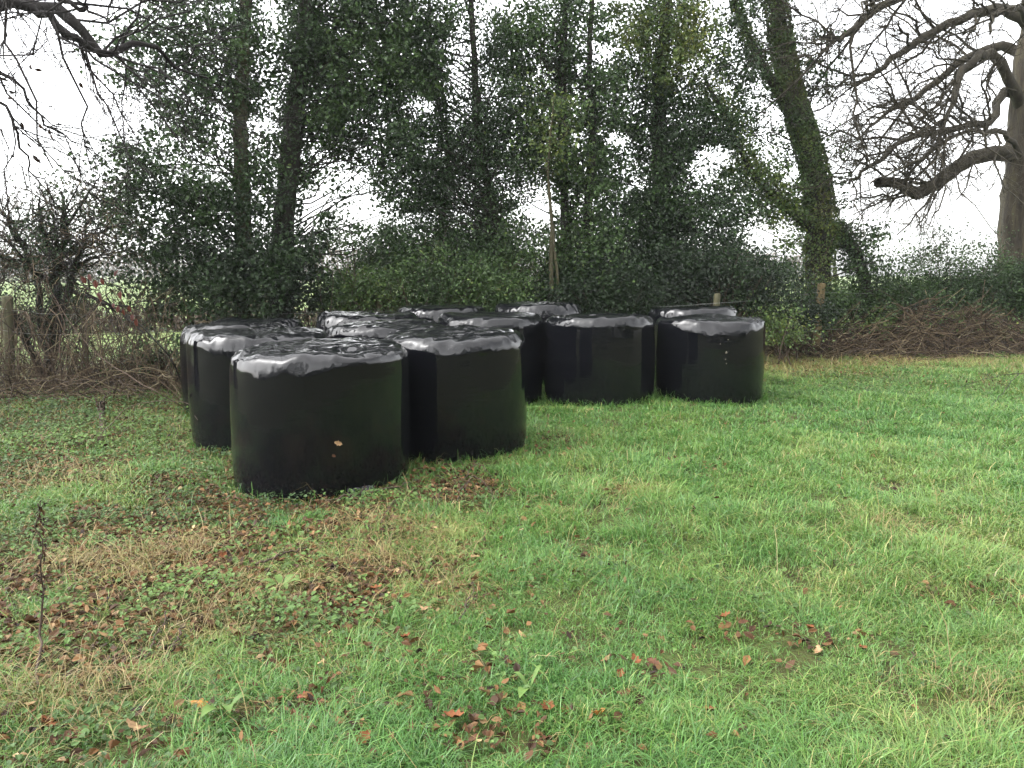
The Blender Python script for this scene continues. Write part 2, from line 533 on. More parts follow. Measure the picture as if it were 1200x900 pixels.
# ------------------------------------------------------------------ ground patch fields
def field(patches):
    res = []
    for (px, py, rx, ry, wgt) in patches:
        c = G(px, py)
        Rx = G(px + rx, py)[0] - c[0]
        Ry = (G(px, max(py - ry, 330))[1] - G(px, py + ry)[1]) / 2
        res.append((c[0], c[1], Rx, Ry, wgt))

    def f(x, y):
        v = 0
        for cx, cy, a, b, wgt in res:
            v = np.maximum(v, wgt * np.exp(-(((x - cx) / a) ** 2 + ((y - cy) / b) ** 2) * .9))
        n = noise2(x, y, 2.3, 4.) * .6 + noise2(x, y, 6.1, 9.) * .5
        return np.clip(v * (1 + n * 1.1), 0, 1)
    return f


F_lit = field([(60, 690, 130, 55, 1), (280, 610, 180, 50, .9), (230, 665, 130, 40, 1), (430, 680, 80, 40, .9), (545, 580, 70, 28, .85), (230, 560, 120, 25, .7),
               (665, 530, 40, 15, .8), (570, 850, 80, 40, .2), (650, 850, 60, 30, .15), (820, 558, 30, 12, .6), (950, 755, 40, 16, .22), (760, 790, 50, 14, .3),
               (860, 745, 30, 12, .5), (60, 545, 90, 20, .8), (120, 440, 150, 18, .9), (1000, 425, 160, 12, .7), (730, 580, 30, 12, .5), (500, 690, 60, 25, .7),
               (90, 780, 90, 20, .5), (1150, 700, 60, 20, .35), (430, 890, 90, 20, .22), (340, 830, 50, 15, .25), (520, 880, 40, 20, .3), (550, 655, 30, 15, .4)])
F_weed = field([(90, 500, 170, 50, 1), (30, 620, 70, 45, .9), (180, 600, 110, 30, .7), (210, 700, 60, 22, .9), (330, 725, 60, 25, .9), (370, 592, 120, 10, 1),
                (240, 545, 60, 14, .7), (330, 640, 60, 25, .5), (450, 720, 70, 20, .6), (560, 600, 40, 14, .5), (100, 850, 60, 20, .3), (1000, 450, 180, 16, .6), (700, 700, 200, 60, .12)])
F_dry = field([(140, 662, 90, 22, 1), (195, 648, 60, 22, 1), (470, 640, 70, 32, .9), (515, 690, 45, 28, .9), (100, 815, 90, 30, .8), (250, 725, 70, 25, .6), (520, 605, 50, 18, .5),
               (960, 425, 170, 12, .9), (1160, 430, 90, 14, .9), (735, 590, 45, 14, .6), (1040, 630, 90, 22, .4), (60, 560, 100, 18, .6), (300, 690, 80, 30, .5), (420, 620, 90, 25, .5),
               (1130, 820, 90, 40, .35), (1010, 690, 90, 20, .3), (160, 450, 160, 20, .5)])
F_left = field([(170, 640, 340, 130, .9), (60, 500, 250, 70, .9), (430, 620, 150, 70, .7)])


def frustum_pts(n, y0, y1, power, margin=1.0):
    """random ground points in the widening view wedge, density falling as y^-power"""
    u = rng.random(n)
    # wedge width ~ y, so pdf(y) ~ y * y^-power
    q = 2 - power
    yy = (y0 ** q + u * (y1 ** q - y0 ** q)) ** (1 / q) if abs(q) > 1e-3 else y0 * (y1 / y0) ** u
    hw = yy * .64 + margin
    return (rng.random(n) * 2 - 1) * hw, yy


def fence_y(x):
    return 13.4 + .37 * x


# ------------------------------------------------------------------ grass
def blades(x, y, h, wd, lean, az, tint, droop=.35):
    n = len(x)
    z = th(x, y) - .006
    b = np.stack([x, y, z], -1)
    dx, dy = np.cos(az), np.sin(az)
    tw = az + np.pi / 2 + rng.normal(0, .6, n)
    wv = np.stack([np.cos(tw), np.sin(tw), np.zeros(n)], -1) * (wd / 2)[:, None]
    dirv = np.stack([dx, dy, np.zeros(n)], -1)
    up = np.array([0, 0, 1.])
    m1 = b + dirv * (lean * h * .28)[:, None] + up * (h * .55)[:, None]
    m2 = b + dirv * (lean * h * .68)[:, None] + up * (h * (.88 - .25 * droop * lean))[:, None]
    tip = b + dirv * (lean * h * 1.1)[:, None] + up * (h * (1 - droop * lean * .8))[:, None]
    m2[:, 2] = np.maximum(m2[:, 2], z + .008); tip[:, 2] = np.maximum(tip[:, 2], z + .004)
    V = np.stack([b - wv * .7, b + wv * .7, m1 - wv, m1 + wv, m2 - wv * .75, m2 + wv * .75, tip], 1)
    i = np.arange(n)[:, None] * 7
    q = np.concatenate([i + np.array([0, 1, 3, 2]), i + np.array([2, 3, 5, 4])])
    t3 = i + np.array([4, 5, 6])
    return V.reshape(-1, 3), [q, t3], np.repeat(tint, 7)


NG = 720000
x, y = frustum_pts(NG, 1.9, 18.5, 1.5)
lit, wee, dry, left = F_lit(x, y), F_weed(x, y), F_dry(x, y), F_left(x, y)
dens = 1 - .7 * lit - .45 * wee - .5 * left
dens *= np.clip(.85 + .3 * noise2(x, y, 1.7, 2.) + .5 * noise2(x, y, 8., 5.) + .5 * noise2(x, y, 17., 5.), .12, 1.2)
fy = fence_y(x)
dens *= np.clip((fy + 1.2 - y) / 1.5, 0.0, 1)
dens *= np.where((x < -3) & (y > 7.2), .5, 1)
keep = (rng.random(NG) < dens) & ~in_bale(x, y)
x, y, dry, left = x[keep], y[keep], dry[keep], left[keep]
n = len(x)
dist = np.hypot(x, y)
clump = noise2(x, y, 8., 5.) * .7 + noise2(x, y, 3., 3.) * .5
h = (.042 + .035 * rng.random(n) + .03 * clump) * np.clip(1.05 + .35 * noise2(x, y, .8, 8.), .6, 1.6)
h *= np.where(rng.random(n) < .06, 1.7, 1.)
near_b = np.full(n, 9.)
for bx, by, br in BXY: near_b = np.minimum(near_b, np.hypot(x - bx, y - by) - br)
h = np.clip(h * np.clip(.55 + near_b * 1.2, .55, 1), .02, .16)
wd = (.0022 + .002 * rng.random(n)) * np.clip(dist / 4.2, .85, 2.2)
lean = np.abs(rng.normal(.95, .5, n)); lean = np.clip(lean, .1, 1.9)
az = rng.random(n) * 2 * np.pi
flow = noise2(x, y, 1.1, 6.) * 5
az = np.where(rng.random(n) < .28, flow + rng.normal(0, .7, n), az)
tint = .38 + .20 * noise2(x, y, .7, 12.) + .12 * noise2(x, y, 4., 13.) + rng.normal(0, .1, n) + .035 * np.clip(x - .3, -3, 3) + .28 * dry + .30 * left
tint = np.where(rng.random(n) < .09, tint + .38, tint)
tint = np.clip(tint, 0, 1)
ex = []
for bx, by, br in BXY:
    k = 1500
    a_ = rng.random(k) * 2 * np.pi; rr_ = br + np.abs(rng.normal(0, .035, k)) - .01
    ex.append(np.stack([bx + np.cos(a_) * rr_, by + np.sin(a_) * rr_, a_], -1))
ex = np.concatenate(ex); ok = ~in_bale(ex[:, 0], ex[:, 1], .02) & (rng.random(len(ex)) < .75 - .5 * F_left(ex[:, 0], ex[:, 1]))
ex = ex[ok]; k = len(ex)
x = np.append(x, ex[:, 0]); y = np.append(y, ex[:, 1]); az = np.append(az, ex[:, 2] + rng.normal(0, 1.1, k))
h = np.append(h, rng.uniform(.025, .06, k) + .10 * rng.random(k) ** 5); wd = np.append(wd, rng.uniform(.003, .005, k) * np.clip(np.hypot(ex[:, 0], ex[:, 1]) / 5, .9, 2)); lean = np.append(lean, np.clip(rng.normal(.6, .35, k), .05, 1.5)); tint = np.append(tint, np.clip(rng.normal(.4, .16, k), 0, 1))
V, F, T = blades(x, y, h, wd, lean, az, tint)
tag(build('grass', V, F, M['grass'], smooth=True, tint=T), 'wet green grass of the lawn around the black bales', 'grass', kind='stuff')
print('grass', n)

# dead straw-coloured grass
NS = 170000
x, y = frustum_pts(NS, 1.9, 17., 1.4)
dry = F_dry(x, y)
keep = (rng.random(NS) < dry ** 1.2 * .8 + .30 * F_left(x, y) + .014) & ~in_bale(x, y, .02) & (y < fence_y(x) + .8)
x, y, dry = x[keep], y[keep], dry[keep]
n = len(x)
h = .035 + .09 * rng.random(n) * (.5 + dry) + .02
h = np.where(rng.random(n) < .03, h * 2.4, h)
wd = (.0016 + .0018 * rng.random(n)) * np.clip(np.hypot(x, y) / 4., .9, 2.4)
lean = np.clip(rng.normal(1.35, .5, n), .2, 2.4)
az = noise2(x, y, 2.2, 31.) * 6 + rng.normal(0, 1.5, n)
V, F, T = blades(x, y, h, wd, lean, az, np.clip(rng.normal(.5, .25, n), 0, 1), .5)
tag(build('dry_grass', V, F, M['straw'], tint=T), 'straw coloured dead grass lying in tufts between the leaf litter', 'dry grass', kind='stuff')
print('straw', n)


# ------------------------------------------------------------------ leaf scatter
def leaf_quads(c, nrm, axis, L, W, fold=.18, curl=0.):
    """folded leaf of 6 verts (two quads about the midrib). c centres, nrm normals, axis midrib direction"""
    n = len(c)
    a = axis - (axis * nrm).sum(1, keepdims=True) * nrm
    a /= np.linalg.norm(a, axis=1, keepdims=True) + 1e-9
    s = np.cross(nrm, a)
    L = np.broadcast_to(L, (n,))[:, None]; W = np.broadcast_to(W, (n,))[:, None]
    fold = np.broadcast_to(fold, (n,))[:, None]; curl = np.broadcast_to(curl, (n,))[:, None]
    base = c - a * L / 2
    tip = c + a * L / 2 - nrm * curl * L
    l1 = c - a * L * .12 - s * W / 2 + nrm * fold * W
    r1 = c - a * L * .12 + s * W / 2 + nrm * fold * W
    l2 = c + a * L * .24 - s * W * .36 + nrm * (fold * W - curl * L * .35)
    r2 = c + a * L * .24 + s * W * .36 + nrm * (fold * W - curl * L * .35)
    V = np.stack([base, l1, l2, tip, r2, r1], 1)
    i = np.arange(n)[:, None] * 6
    F = np.concatenate([i + np.array([0, 3, 2, 1]), i + np.array([0, 5, 4, 3])])
    return V.reshape(-1, 3), F


def rand_unit(n):
    v = rng.normal(size=(n, 3))
    return v / np.linalg.norm(v, axis=1, keepdims=True)


# brown leaf litter
NL = 170000
x, y = frustum_pts(NL, 1.9, 17., 1.35)
lit = F_lit(x, y)
keep = (rng.random(NL) < lit ** 1.2 * .85 + .26 * F_left(x, y) + .010) & ~in_bale(x, y) & (y < fence_y(x) + 1.2)
x, y, lit = x[keep], y[keep], lit[keep]
n = len(x)
c = np.stack([x, y, th(x, y) + .010 + .04 * rng.random(n)], -1)
nrm = rand_unit(n) * .55 + np.array([0, -.1, 1]); nrm /= np.linalg.norm(nrm, axis=1, keepdims=True)
L = .018 + .034 * rng.random(n) ** 1.3
V, F = leaf_quads(c, nrm, rand_unit(n), L, L * (.45 + .3 * rng.random(n)), rng.normal(.15, .25, n), rng.normal(.1, .25, n))
tag(build('leaf_litter', V, [F], M['litter'], smooth=False, tint=np.repeat(np.clip(rng.normal(.42, .24, n), 0, 1), 6)),
    'brown and russet leaf litter scattered through the rough grass', 'leaf litter', kind='stuff')
print('litter', n)

# low broadleaf weeds
NW = 300000
x, y = frustum_pts(NW, 1.9, 17., 1.3)
wee = F_weed(x, y)
wee2 = wee * np.clip(.55 + 1.3 * noise2(x, y, 5., 17.), 0, 1.3)
keep = (rng.random(NW) < wee2 * .9 + .2 * F_left(x, y) + .008) & ~in_bale(x, y, .0) & (y < fence_y(x) + .6)
x, y, wee = x[keep], y[keep], wee[keep]
n = len(x)
c = np.stack([x, y, th(x, y) + .015 + .07 * rng.random(n) * (.5 + wee)], -1)
nrm = rand_unit(n) * .5 + np.array([0, -.15, 1]); nrm /= np.linalg.norm(nrm, axis=1, keepdims=True)
L = (.013 + .02 * rng.random(n)) * np.where(y > 5.5, 1.25, 1)
V, F = leaf_quads(c, nrm, rand_unit(n), L, L * (.6 + .3 * rng.random(n)), .15, .1)
tw = np.clip(.4 + .35 * noise2(x, y, 1.3, 19.) + rng.normal(0, .14, n), 0, 1)
tag(build('ground_cover', V, [F], M['weed'], smooth=False, tint=np.repeat(tw, 6)), 'low broadleaf weeds creeping over the ground left of the bales', 'ground cover', kind='stuff')
print('weeds', n)

# ------------------------------------------------------------------ trees
GAPS = [(430, 248, 28, 30), (548, 55, 20, 60), (635, 250, 22, 28), (724, 162, 16, 11), (748, 215, 13, 11), (832, 188, 30, 18), (893, 285, 18, 30),
        (492, 128, 22, 14), (375, 225, 12, 40), (620, 330, 12, 12), (400, 305, 26, 20), (258, 150, 10, 60), (90, 140, 60, 60), (150, 130, 30, 40), (700, 60, 24, 14)]


def in_gap(c, f=1.0):
    u, v = project(c)
    m = np.zeros(len(c), bool)
    rag = 1.1 * noise3(c * 1.9 + 30) + .9 * noise3(c * 5.5 + 60) - .15
    for gx_, gy_, a, b in GAPS:
        m |= ((u - gx_) / (a * f)) ** 2 + ((v - gy_) / (b * f)) ** 2 < 1 + rag
    return m


class Foliage:
    def __init__(s): s.c = []; s.L = []; s.t = []; s.cl = []

    def ell(s, px, py, rx, ry, Yc, dY=.6, cov=.75, size=.066, tint=.35, gaps=True):
        kk = deep(Yc) / FPX
        a, b = rx * kk, ry * kk
        ctr = P(px, py, Yc); Yc = deep(Yc); k = Yc / FPX
        if cov > .9 and gaps: cov = .84
        area = math.pi * a * b
        n = int(-math.log(1 - cov) * 1.1 * area / (size * size * .6 * .42))
        nc = max(5, int(n / 70))
        q = rand_unit(nc) * (rng.random(nc) ** (1 / 3))[:, None]
        cc = ctr + q * np.array([a, dY, b])
        if gaps: cc = cc[~in_gap(cc, .9)]
        cc = cc[cc[:, 2] > .1]
        if not len(cc): return
        ct = tint + rng.normal(0, .13, len(cc))
        j = rng.integers(0, len(cc), n)
        sg = rng.uniform(.07, .24, len(cc))
        p = cc[j] + rng.normal(size=(n, 3)) * sg[j][:, None] * np.array([1, 1, .75])
        if gaps: p = p[(~in_gap(p, .75)) | (rng.random(n) < .4)] if len(p) == n else p
        s.t.append(ct[rng.integers(0, len(ct), len(p))] * .3 + .7 * (tint + .16 * noise3(p * 1.6 + 5) + .12 * noise3(p * 4.5 + 8)) + rng.normal(0, .07, len(p)))
        s.c.append(p); s.L.append(size * rng.uniform(.6, 1.25, len(p))); s.cl.append(cc)

    def sleeve(s, path, rad, n, size=.05, tint=.32, sd=.05):
        """ivy hugging a trunk: path (m,3), rad (m)"""
        path = np.asarray(path); m = len(path)
        f = rng.random(n) * (m - 1.001); i = f.astype(int); f = (f - i)[:, None]
        p = path[i] * (1 - f) + path[i + 1] * f
        r = rad[i] * 1.04 + np.abs(rng.normal(0, sd, n)) * (1 + 1.2 * noise3(p * 1.7 + 20)) + .012
        a = rng.random(n) * 2 * np.pi
        p = p + np.stack([np.cos(a) * r, np.sin(a) * r, rng.normal(0, .03, n)], -1)
        s.c.append(p); s.L.append(size * rng.uniform(.6, 1.25, n))
        s.t.append(tint + .15 * noise3(p * 2. + 5) + rng.normal(0, .08, n))

    def build(s, name, mat, parent, label=None):
        c = np.concatenate(s.c); L = np.concatenate(s.L); tt = np.clip(np.concatenate(s.t), 0, 1)
        k = c[:, 2] > .04
        c, L, tt = c[k], L[k], tt[k]
        n = len(c)
        nrm = rand_unit(n) + np.array([0, -.45, .55]); nrm /= np.linalg.norm(nrm, axis=1, keepdims=True)
        ax = rand_unit(n) + np.array([0, 0, -.4])
        V, F = leaf_quads(c, nrm, ax, L, L * rng.uniform(.5, .75, n), .12, rng.normal(.1, .12, n))
        o = build(name, V, [F], mat, parent, smooth=False, tint=np.repeat(tt, 6))
        if label: o['label'] = label
        print(name, n)
        return o


def connect(T, path, rad, centres, r0=.012, r1=.003, frac=.33):
    """thin boughs from a trunk polyline out to clump centres"""
    path = np.asarray(path)
    for cc in centres:
        if rng.random() > frac: continue
        tgt = cc[2] - rng.uniform(-.1, .9) * np.hypot(*(cc[:2] - path[len(path) // 2][:2])) - .1
        i = int(np.argmin(np.abs(path[:, 2] - tgt)))
        a = path[i]
        m = (a + cc) / 2 + np.array([0, 0, rng.normal(.08, .15)]) + rng.normal(0, .14, 3)
        q1 = a * .66 + m * .34 + rng.normal(0, .08, 3)
        pts = spline([a, q1, m, cc * .7 + m * .3 + rng.normal(0, .06, 3), cc], 9)
        T.add(pts, np.linspace(r0 * rng.uniform(.6, 1.5), r1, 9), 4)


def trunk(T, pts, r0, r1, n=40, sides=14, wob=.02):
    p = spline(pts, n)
    p[1:] += np.cumsum(rng.normal(0, wob * .3, (n - 1, 3)), 0) * .3
    r = np.linspace(r0, r1, n)
    r[:4] *= np.array([1.45, 1.25, 1.12, 1.05])
    T.add(p, r, sides)
    return p, r


def tree(name, label, base, group=None, cat='tree'):
    e = empty(name, (base[0], base[1], float(th(base[0], base[1]))))
    tag(e, label, cat, group)
    return e


def fin(e, o):
    o.location = (-e.location[0], -e.location[1], -e.location[2])
    return o


def ground_pt(px, Y, dz=-.15):
    Y = deep(Y)
    zc = Y * cp + CAM_H * sp_
    x = (px - 600) / FPX * zc
    return np.array([x, Y, float(th(x, Y)) + dz])


# --- T1: holly-crowned tree with a bare pale stretch of trunk
HEDGE = 'ivy clad trees of the hedgerow'
b = ground_pt(283, 11.7)
e = tree('hedgerow_tree', 'slender ivy grown tree with a bare pale stretch of trunk, above the left end bales', b, HEDGE)
T = Tubes(); tp, tr = trunk(T, [b, P(284, 250, 11.7), P(282, 120, 11.7), P(288, 0, 11.75), P(292, -200, 11.8), P(300, -330, 11.8)], .13, .04)
fin(e, T.build('trunk', M['bark_pale'], e, rough=.02))
fo = Foliage()
fo.sleeve(tp[:9], tr[:9] + .05, 1500, tint=.25, sd=.12)
fo.sleeve(tp[15:], tr[15:] + .04, 6500, tint=.36, sd=.10)
fo.sleeve(tp[8:16], tr[8:16] + .02, 700, tint=.33, sd=.12)
for a in [(235, 55, 75, 65, 11.4, .6, .6), (190, 130, 55, 45, 11.1, .5, .42), (225, 195, 80, 55, 11.3, .6, .72), (160, 200, 45, 28, 11.0, .5, .72), (215, 265, 85, 55, 11.3, .6, .8),
          (250, 120, 45, 50, 11.6, .6, .6), (145, 250, 40, 30, 11.1, .4, .45), (200, 30, 60, 40, 11.3, .5, .4), (310, 200, 25, 70, 11.8, .4, .6), (300, 300, 40, 40, 11.5, .5, .8)]:
    fo.ell(*a, tint=.30)
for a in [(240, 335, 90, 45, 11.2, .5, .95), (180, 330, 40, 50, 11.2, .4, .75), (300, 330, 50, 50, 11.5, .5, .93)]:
    fo.ell(*a, tint=.2)  # low clumps tinted darker to stand for shade at the tree's foot
fo.ell(225, 160, 110, 200, 12.0, .6, .58, tint=.34); fo.ell(140, 215, 45, 40, 11.2, .5, .5); fo.ell(185, 60, 60, 70, 11.6, .6, .4); fo.ell(260, -130, 110, 110, 11.7, .9, .75, size=.075, tint=.33)
T = Tubes(); connect(T, tp, tr, np.concatenate(fo.cl))
fin(e, T.build('bough', M['bark_dark'], e))
fin(e, fo.build('crown', M['holly'], e))

# --- T2: thick dark ivy sleeve
b = ground_pt(328, 12.2)
e = tree('hedgerow_tree', 'tall tree with a thick dark ivy column right of the pale trunked one', b, HEDGE)
T = Tubes(); tp, tr = trunk(T, [b, P(332, 280, 12.2), P(342, 180, 12.2), P(352, 80, 12.3), P(360, 0, 12.3), P(372, -200, 12.4), P(380, -330, 12.4)], .20, .05)
fin(e, T.build('trunk', M['bark_dark'], e, rough=.03))
fo = Foliage()
fo.sleeve(tp, tr + .05, 9500, tint=.22, sd=.09)
for a in [(420, 55, 75, 70, 12.4, .7, .86), (430, 145, 60, 50, 12.4, .6, .8), (385, 110, 40, 60, 12.3, .5, .82), (470, 200, 35, 45, 12.4, .4, .72), (480, 90, 45, 60, 12.6, .6, .72), (455, 280, 45, 35, 12.3, .4, .55),
          (510, 30, 30, 50, 12.6, .5, .6), (330, 60, 30, 80, 12.2, .5, .6), (400, 340, 40, 20, 12.2, .4, .9), (392, 250, 26, 40, 12.2, .4, .35)]:
    fo.ell(*a, tint=.36)
fo.ell(350, 320, 45, 50, 12.0, .5, .92, tint=.1)  # leaf tint darkened here to paint in shade under the crown
fo.ell(420, 150, 95, 190, 13.0, .6, .68, tint=.38); fo.ell(400, 20, 100, 55, 12.8, .6, .78, tint=.4); fo.ell(500, 40, 60, 60, 12.9, .6, .6, tint=.36); fo.ell(420, -130, 120, 110, 12.4, 1., .8, size=.075, tint=.36)
T = Tubes(); connect(T, tp, tr, np.concatenate(fo.cl))
fin(e, T.build('bough', M['bark_dark'], e))
fin(e, fo.build('crown', M['holly'], e))

# --- T3: thin dark stems
b = ground_pt(596, 12.9)
e = tree('hedgerow_tree', 'dark thin stemmed tree with sparse speckled leaves in the middle of the hedgerow', b, HEDGE)
T = Tubes(); tp, tr = trunk(T, [b, P(590, 310, 12.9), P(574, 230, 12.9), P(560, 140, 12.9), P(552, 0, 13), P(545, -250, 13)], .10, .03)
tp2, tr2 = trunk(T, [b + np.array([-.9, .1, 0]), P(515, 300, 12.9), P(525, 180, 12.9), P(505, 60, 12.9), P(500, -200, 13)], .06, .02)
fin(e, T.build('trunk', M['bark_dark'], e, rough=.02))
fo = Foliage()
fo.sleeve(tp, tr + .02, 3600, tint=.25, sd=.1); fo.sleeve(tp2, tr2 + .03, 4200, tint=.28, sd=.1)
for a in [(490, 100, 45, 70, 12.9, .6, .45), (530, 185, 65, 60, 12.9, .6, .76), (505, 240, 50, 40, 12.8, .5, .74), (575, 100, 40, 60, 13, .6, .72), (525, 300, 60, 35, 12.7, .5, .8), (590, 205, 40, 60, 13, .6, .74),
          (590, 300, 45, 60, 12.9, .5, .72), (620, 170, 35, 60, 13.1, .5, .66), (455, 180, 30, 40, 12.8, .4, .5), (470, 300, 50, 30, 12.8, .4, .7)]:
    fo.ell(*a, size=.046, tint=.26)
fo.ell(545, 160, 90, 200, 13.6, .6, .68, size=.055, tint=.24); fo.ell(550, -130, 100, 100, 13, 1., .65, size=.07, tint=.28)
T = Tubes(); connect(T, tp, tr, np.concatenate(fo.cl), .012)
fin(e, T.build('bough', M['bark_dark'], e))
fin(e, fo.build('crown', M['holly'], e))

# --- slim sapling with yellowish bark
b = ground_pt(647, 12.6)
e = tree('sapling', 'slim forked sapling with pale yellowish bark behind the middle bales', b)
T = Tubes(); sp1, sr1 = trunk(T, [b, P(645, 310, 12.6), P(645, 255, 12.6), P(641, 200, 12.6), P(648, 120, 12.6)], .045, .01, 30, 8)
trunk(T, [b + np.array([.09, 0, 0]), P(653, 330, 12.6), P(650, 300, 12.6), P(648, 262, 12.6)], .03, .02, 20, 8)
fin(e, T.build('trunk', M['bark_pale'], e, rough=.01))
fo = Foliage()
for a in [(640, 165, 40, 30, 12.6, .4, .6), (650, 115, 35, 30, 12.6, .4, .5)]:
    fo.ell(*a, tint=.62)
for c_ in np.concatenate(fo.cl)[::2]:
    T = Tubes(); connect(T, sp1, sr1, [c_], .006, frac=2)
    fin(e, T.build('bough', M['bark_pale'], e))
fin(e, fo.build('crown', M['holly'], e))

# --- T4
b = ground_pt(664, 13.3)
e = tree('hedgerow_tree', 'dark straight trunked tree with mid green leaves just right of the slim sapling', b, HEDGE)
T = Tubes(); tp, tr = trunk(T, [b, P(662, 250, 13.3), P(660, 120, 13.3), P(664, 0, 13.4), P(668, -300, 13.4)], .11, .03)
tp2, tr2 = trunk(T, [P(662, 330, 13.3) * 0 + b + np.array([.5, .1, 0]), P(690, 260, 13.3), P(696, 150, 13.3), P(692, 60, 13.3), P(700, -150, 13.3)], .09, .03)
fin(e, T.build('trunk', M['bark_dark'], e, rough=.02))
fo = Foliage()
fo.sleeve(tp, tr + .02, 3600, tint=.28, sd=.08)
fo.sleeve(tp2, tr2 + .03, 2600, tint=.2, sd=.08)
for a in [(655, 55, 65, 55, 13.3, .7, .82), (690, 115, 55, 45, 13.3, .6, .75), (625, 120, 35, 45, 13.2, .5, .7), (690, 225, 50, 60, 13.3, .6, .82), (665, 310, 30, 50, 13.2, .4, .85), (600, 60, 30, 50, 13.3, .5, .7), (700, 310, 40, 50, 13, .5, .92), (660, 180, 40, 50, 13.2, .5, .7)]:
    fo.ell(*a, tint=.42)
fo.ell(665, 160, 80, 200, 13.9, .6, .55, tint=.36); fo.ell(650, -130, 100, 110, 13.4, 1., .75, size=.075, tint=.42)
T = Tubes(); connect(T, tp, tr, np.concatenate(fo.cl))
fin(e, T.build('bough', M['bark_dark'], e))
fin(e, fo.build('crown', M['holly'], e))

# --- T5
b = ground_pt(775, 14.2)
e = tree('hedgerow_tree', 'bushy ivy smothered tree with yellow green leaves near its top, above the right bales', b, HEDGE)
T = Tubes(); tp, tr = trunk(T, [b, P(776, 250, 14.2), P(772, 120, 14.2), P(782, 0, 14.3), P(790, -300, 14.4)], .22, .05)
fin(e, T.build('trunk', M['bark_dark'], e, rough=.03))
fo = Foliage()
fo.sleeve(tp, tr + .12, 9500, tint=.28, sd=.18)
for a in [(770, 240, 45, 90, 14.1, .5, .96), (790, 150, 50, 60, 14.1, .6, .93), (720, 300, 50, 65, 13.8, .6, .9), (845, 240, 50, 40, 13.9, .5, .78), (850, 90, 30, 70, 14.2, .5, .62), (710, 200, 30, 50, 14, .5, .7), (840, 160, 40, 40, 14, .5, .8), (740, 110, 40, 40, 14, .5, .78)]:
    fo.ell(*a, tint=.26)
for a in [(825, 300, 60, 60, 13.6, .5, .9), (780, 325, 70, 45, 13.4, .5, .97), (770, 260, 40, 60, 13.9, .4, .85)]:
    fo.ell(*a, tint=.2)  # lower clumps get a darker leaf tint that imitates shade
for a in [(745, 50, 55, 50, 13.9, .5, .74), (800, 45, 50, 50, 13.9, .5, .74), (780, 75, 40, 22, 13.7, .4, .6), (800, 55, 25, 25, 13.6, .3, .5)]:
    fo.ell(*a, tint=.68)
fo.ell(775, 160, 95, 200, 14.8, .6, .5, tint=.36); fo.ell(770, -130, 110, 110, 14.3, 1., .8, size=.075, tint=.5)
T = Tubes(); connect(T, tp, tr, np.concatenate(fo.cl))
fin(e, T.build('bough', M['bark_dark'], e))
fin(e, fo.build('crown', M['holly'], e))

# --- T6: big leaning ivy trunk, forked
b = ground_pt(958, 14.8)
e = tree('leaning_tree', 'big leaning forked tree, its whole trunk sheathed in ivy, right of the bales', b)
T = Tubes(); tp, tr = trunk(T, [b, P(960, 300, 14.8), P(958, 220, 14.8), P(940, 150, 14.8), P(922, 80, 14.8), P(908, 0, 14.9), P(885, -150, 15), P(870, -300, 15)], .27, .10)
fin(e, T.build('trunk', M['bark_dark'], e, rough=.04))
T = Tubes()
lp, lr = trunk(T, [P(943, 165, 14.8), P(915, 110, 14.7), P(885, 60, 14.7), P(862, 0, 14.7), P(840, -120, 14.7)], .11, .04, 30, 10)
lp2, lr2 = trunk(T, [P(955, 270, 14.8), P(915, 235, 14.5), P(880, 200, 14.3), P(850, 140, 14.2), P(825, 90, 14.2)], .10, .03, 30, 10)
lp3, lr3 = trunk(T, [ground_pt(1024, 15.0), P(1012, 325, 15.0), P(990, 280, 14.9), P(962, 258, 14.8)], .14, .12, 24, 10)
fin(e, T.build('limb', M['bark_dark'], e, rough=.03))
fo = Foliage()
fo.sleeve(tp, tr + .02, 24000, size=.053, tint=.62, sd=.055)
fo.sleeve(lp, lr + .02, 5500, size=.05, tint=.5, sd=.06)
fo.sleeve(lp2, lr2 + .06, 4800, size=.05, tint=.66, sd=.16)
fo.sleeve(lp3, lr3 + .06, 4800, size=.05, tint=.33, sd=.10)
for a in [(880, 215, 40, 40, 14.3, .4, .72), (915, 250, 35, 50, 14.4, .4, .72)]:
    fo.ell(*a, tint=.58)
for a in [(1010, 295, 35, 35, 14.8, .4, .62), (1030, 335, 35, 22, 14.9, .4, .75), (985, 200, 25, 60, 14.8, .5, .35), (960, 90, 25, 60, 14.8, .5, .35), (880, 120, 25, 50, 14.6, .5, .5), (960, 355, 40, 30, 14.5, .4, .75), (900, 330, 30, 50, 14.2, .4, .7), (890, 40, 30, 40, 14.8, .5, .45)]:
    fo.ell(*a, tint=.34)
fo.ell(890, 170, 70, 190, 15.2, .5, .42, tint=.32); fo.ell(880, -130, 100, 100, 15, 1., .6, size=.075, tint=.4)
T = Tubes(); connect(T, tp, tr, np.concatenate(fo.cl), .012)
fin(e, T.build('bough', M['bark_dark'], e))
fin(e, fo.build('ivy', M['holly'], e))


# --- shrubs at the foot of the hedgerow
def shrub(name, label, px, Y, ells, tint, size=.05, stems=7, group='evergreen shrubs at the foot of the hedgerow'):
    b = ground_pt(px, Y)
    e = tree(name, label, b, group, 'shrub')
    fo = Foliage()
    for a in ells: fo.ell(*a, size=size, tint=tint, gaps=False)
    cl = np.concatenate(fo.cl)
    T = Tubes()
    for k in rng.permutation(len(cl))[:max(stems, len(cl) // 3)]:
        a = b + np.append(rng.normal(0, .18, 2), 0)
        m = a * .5 + cl[k] * .5 + np.array([0, 0, .1]) + rng.normal(0, .08, 3)
        T.add(spline([a, m, cl[k]], 9), np.linspace(.014, .004, 9), 4)
    fin(e, T.build('stem', M['twig'], e))
    fin(e, fo.build('foliage', M['holly'], e))
    return e


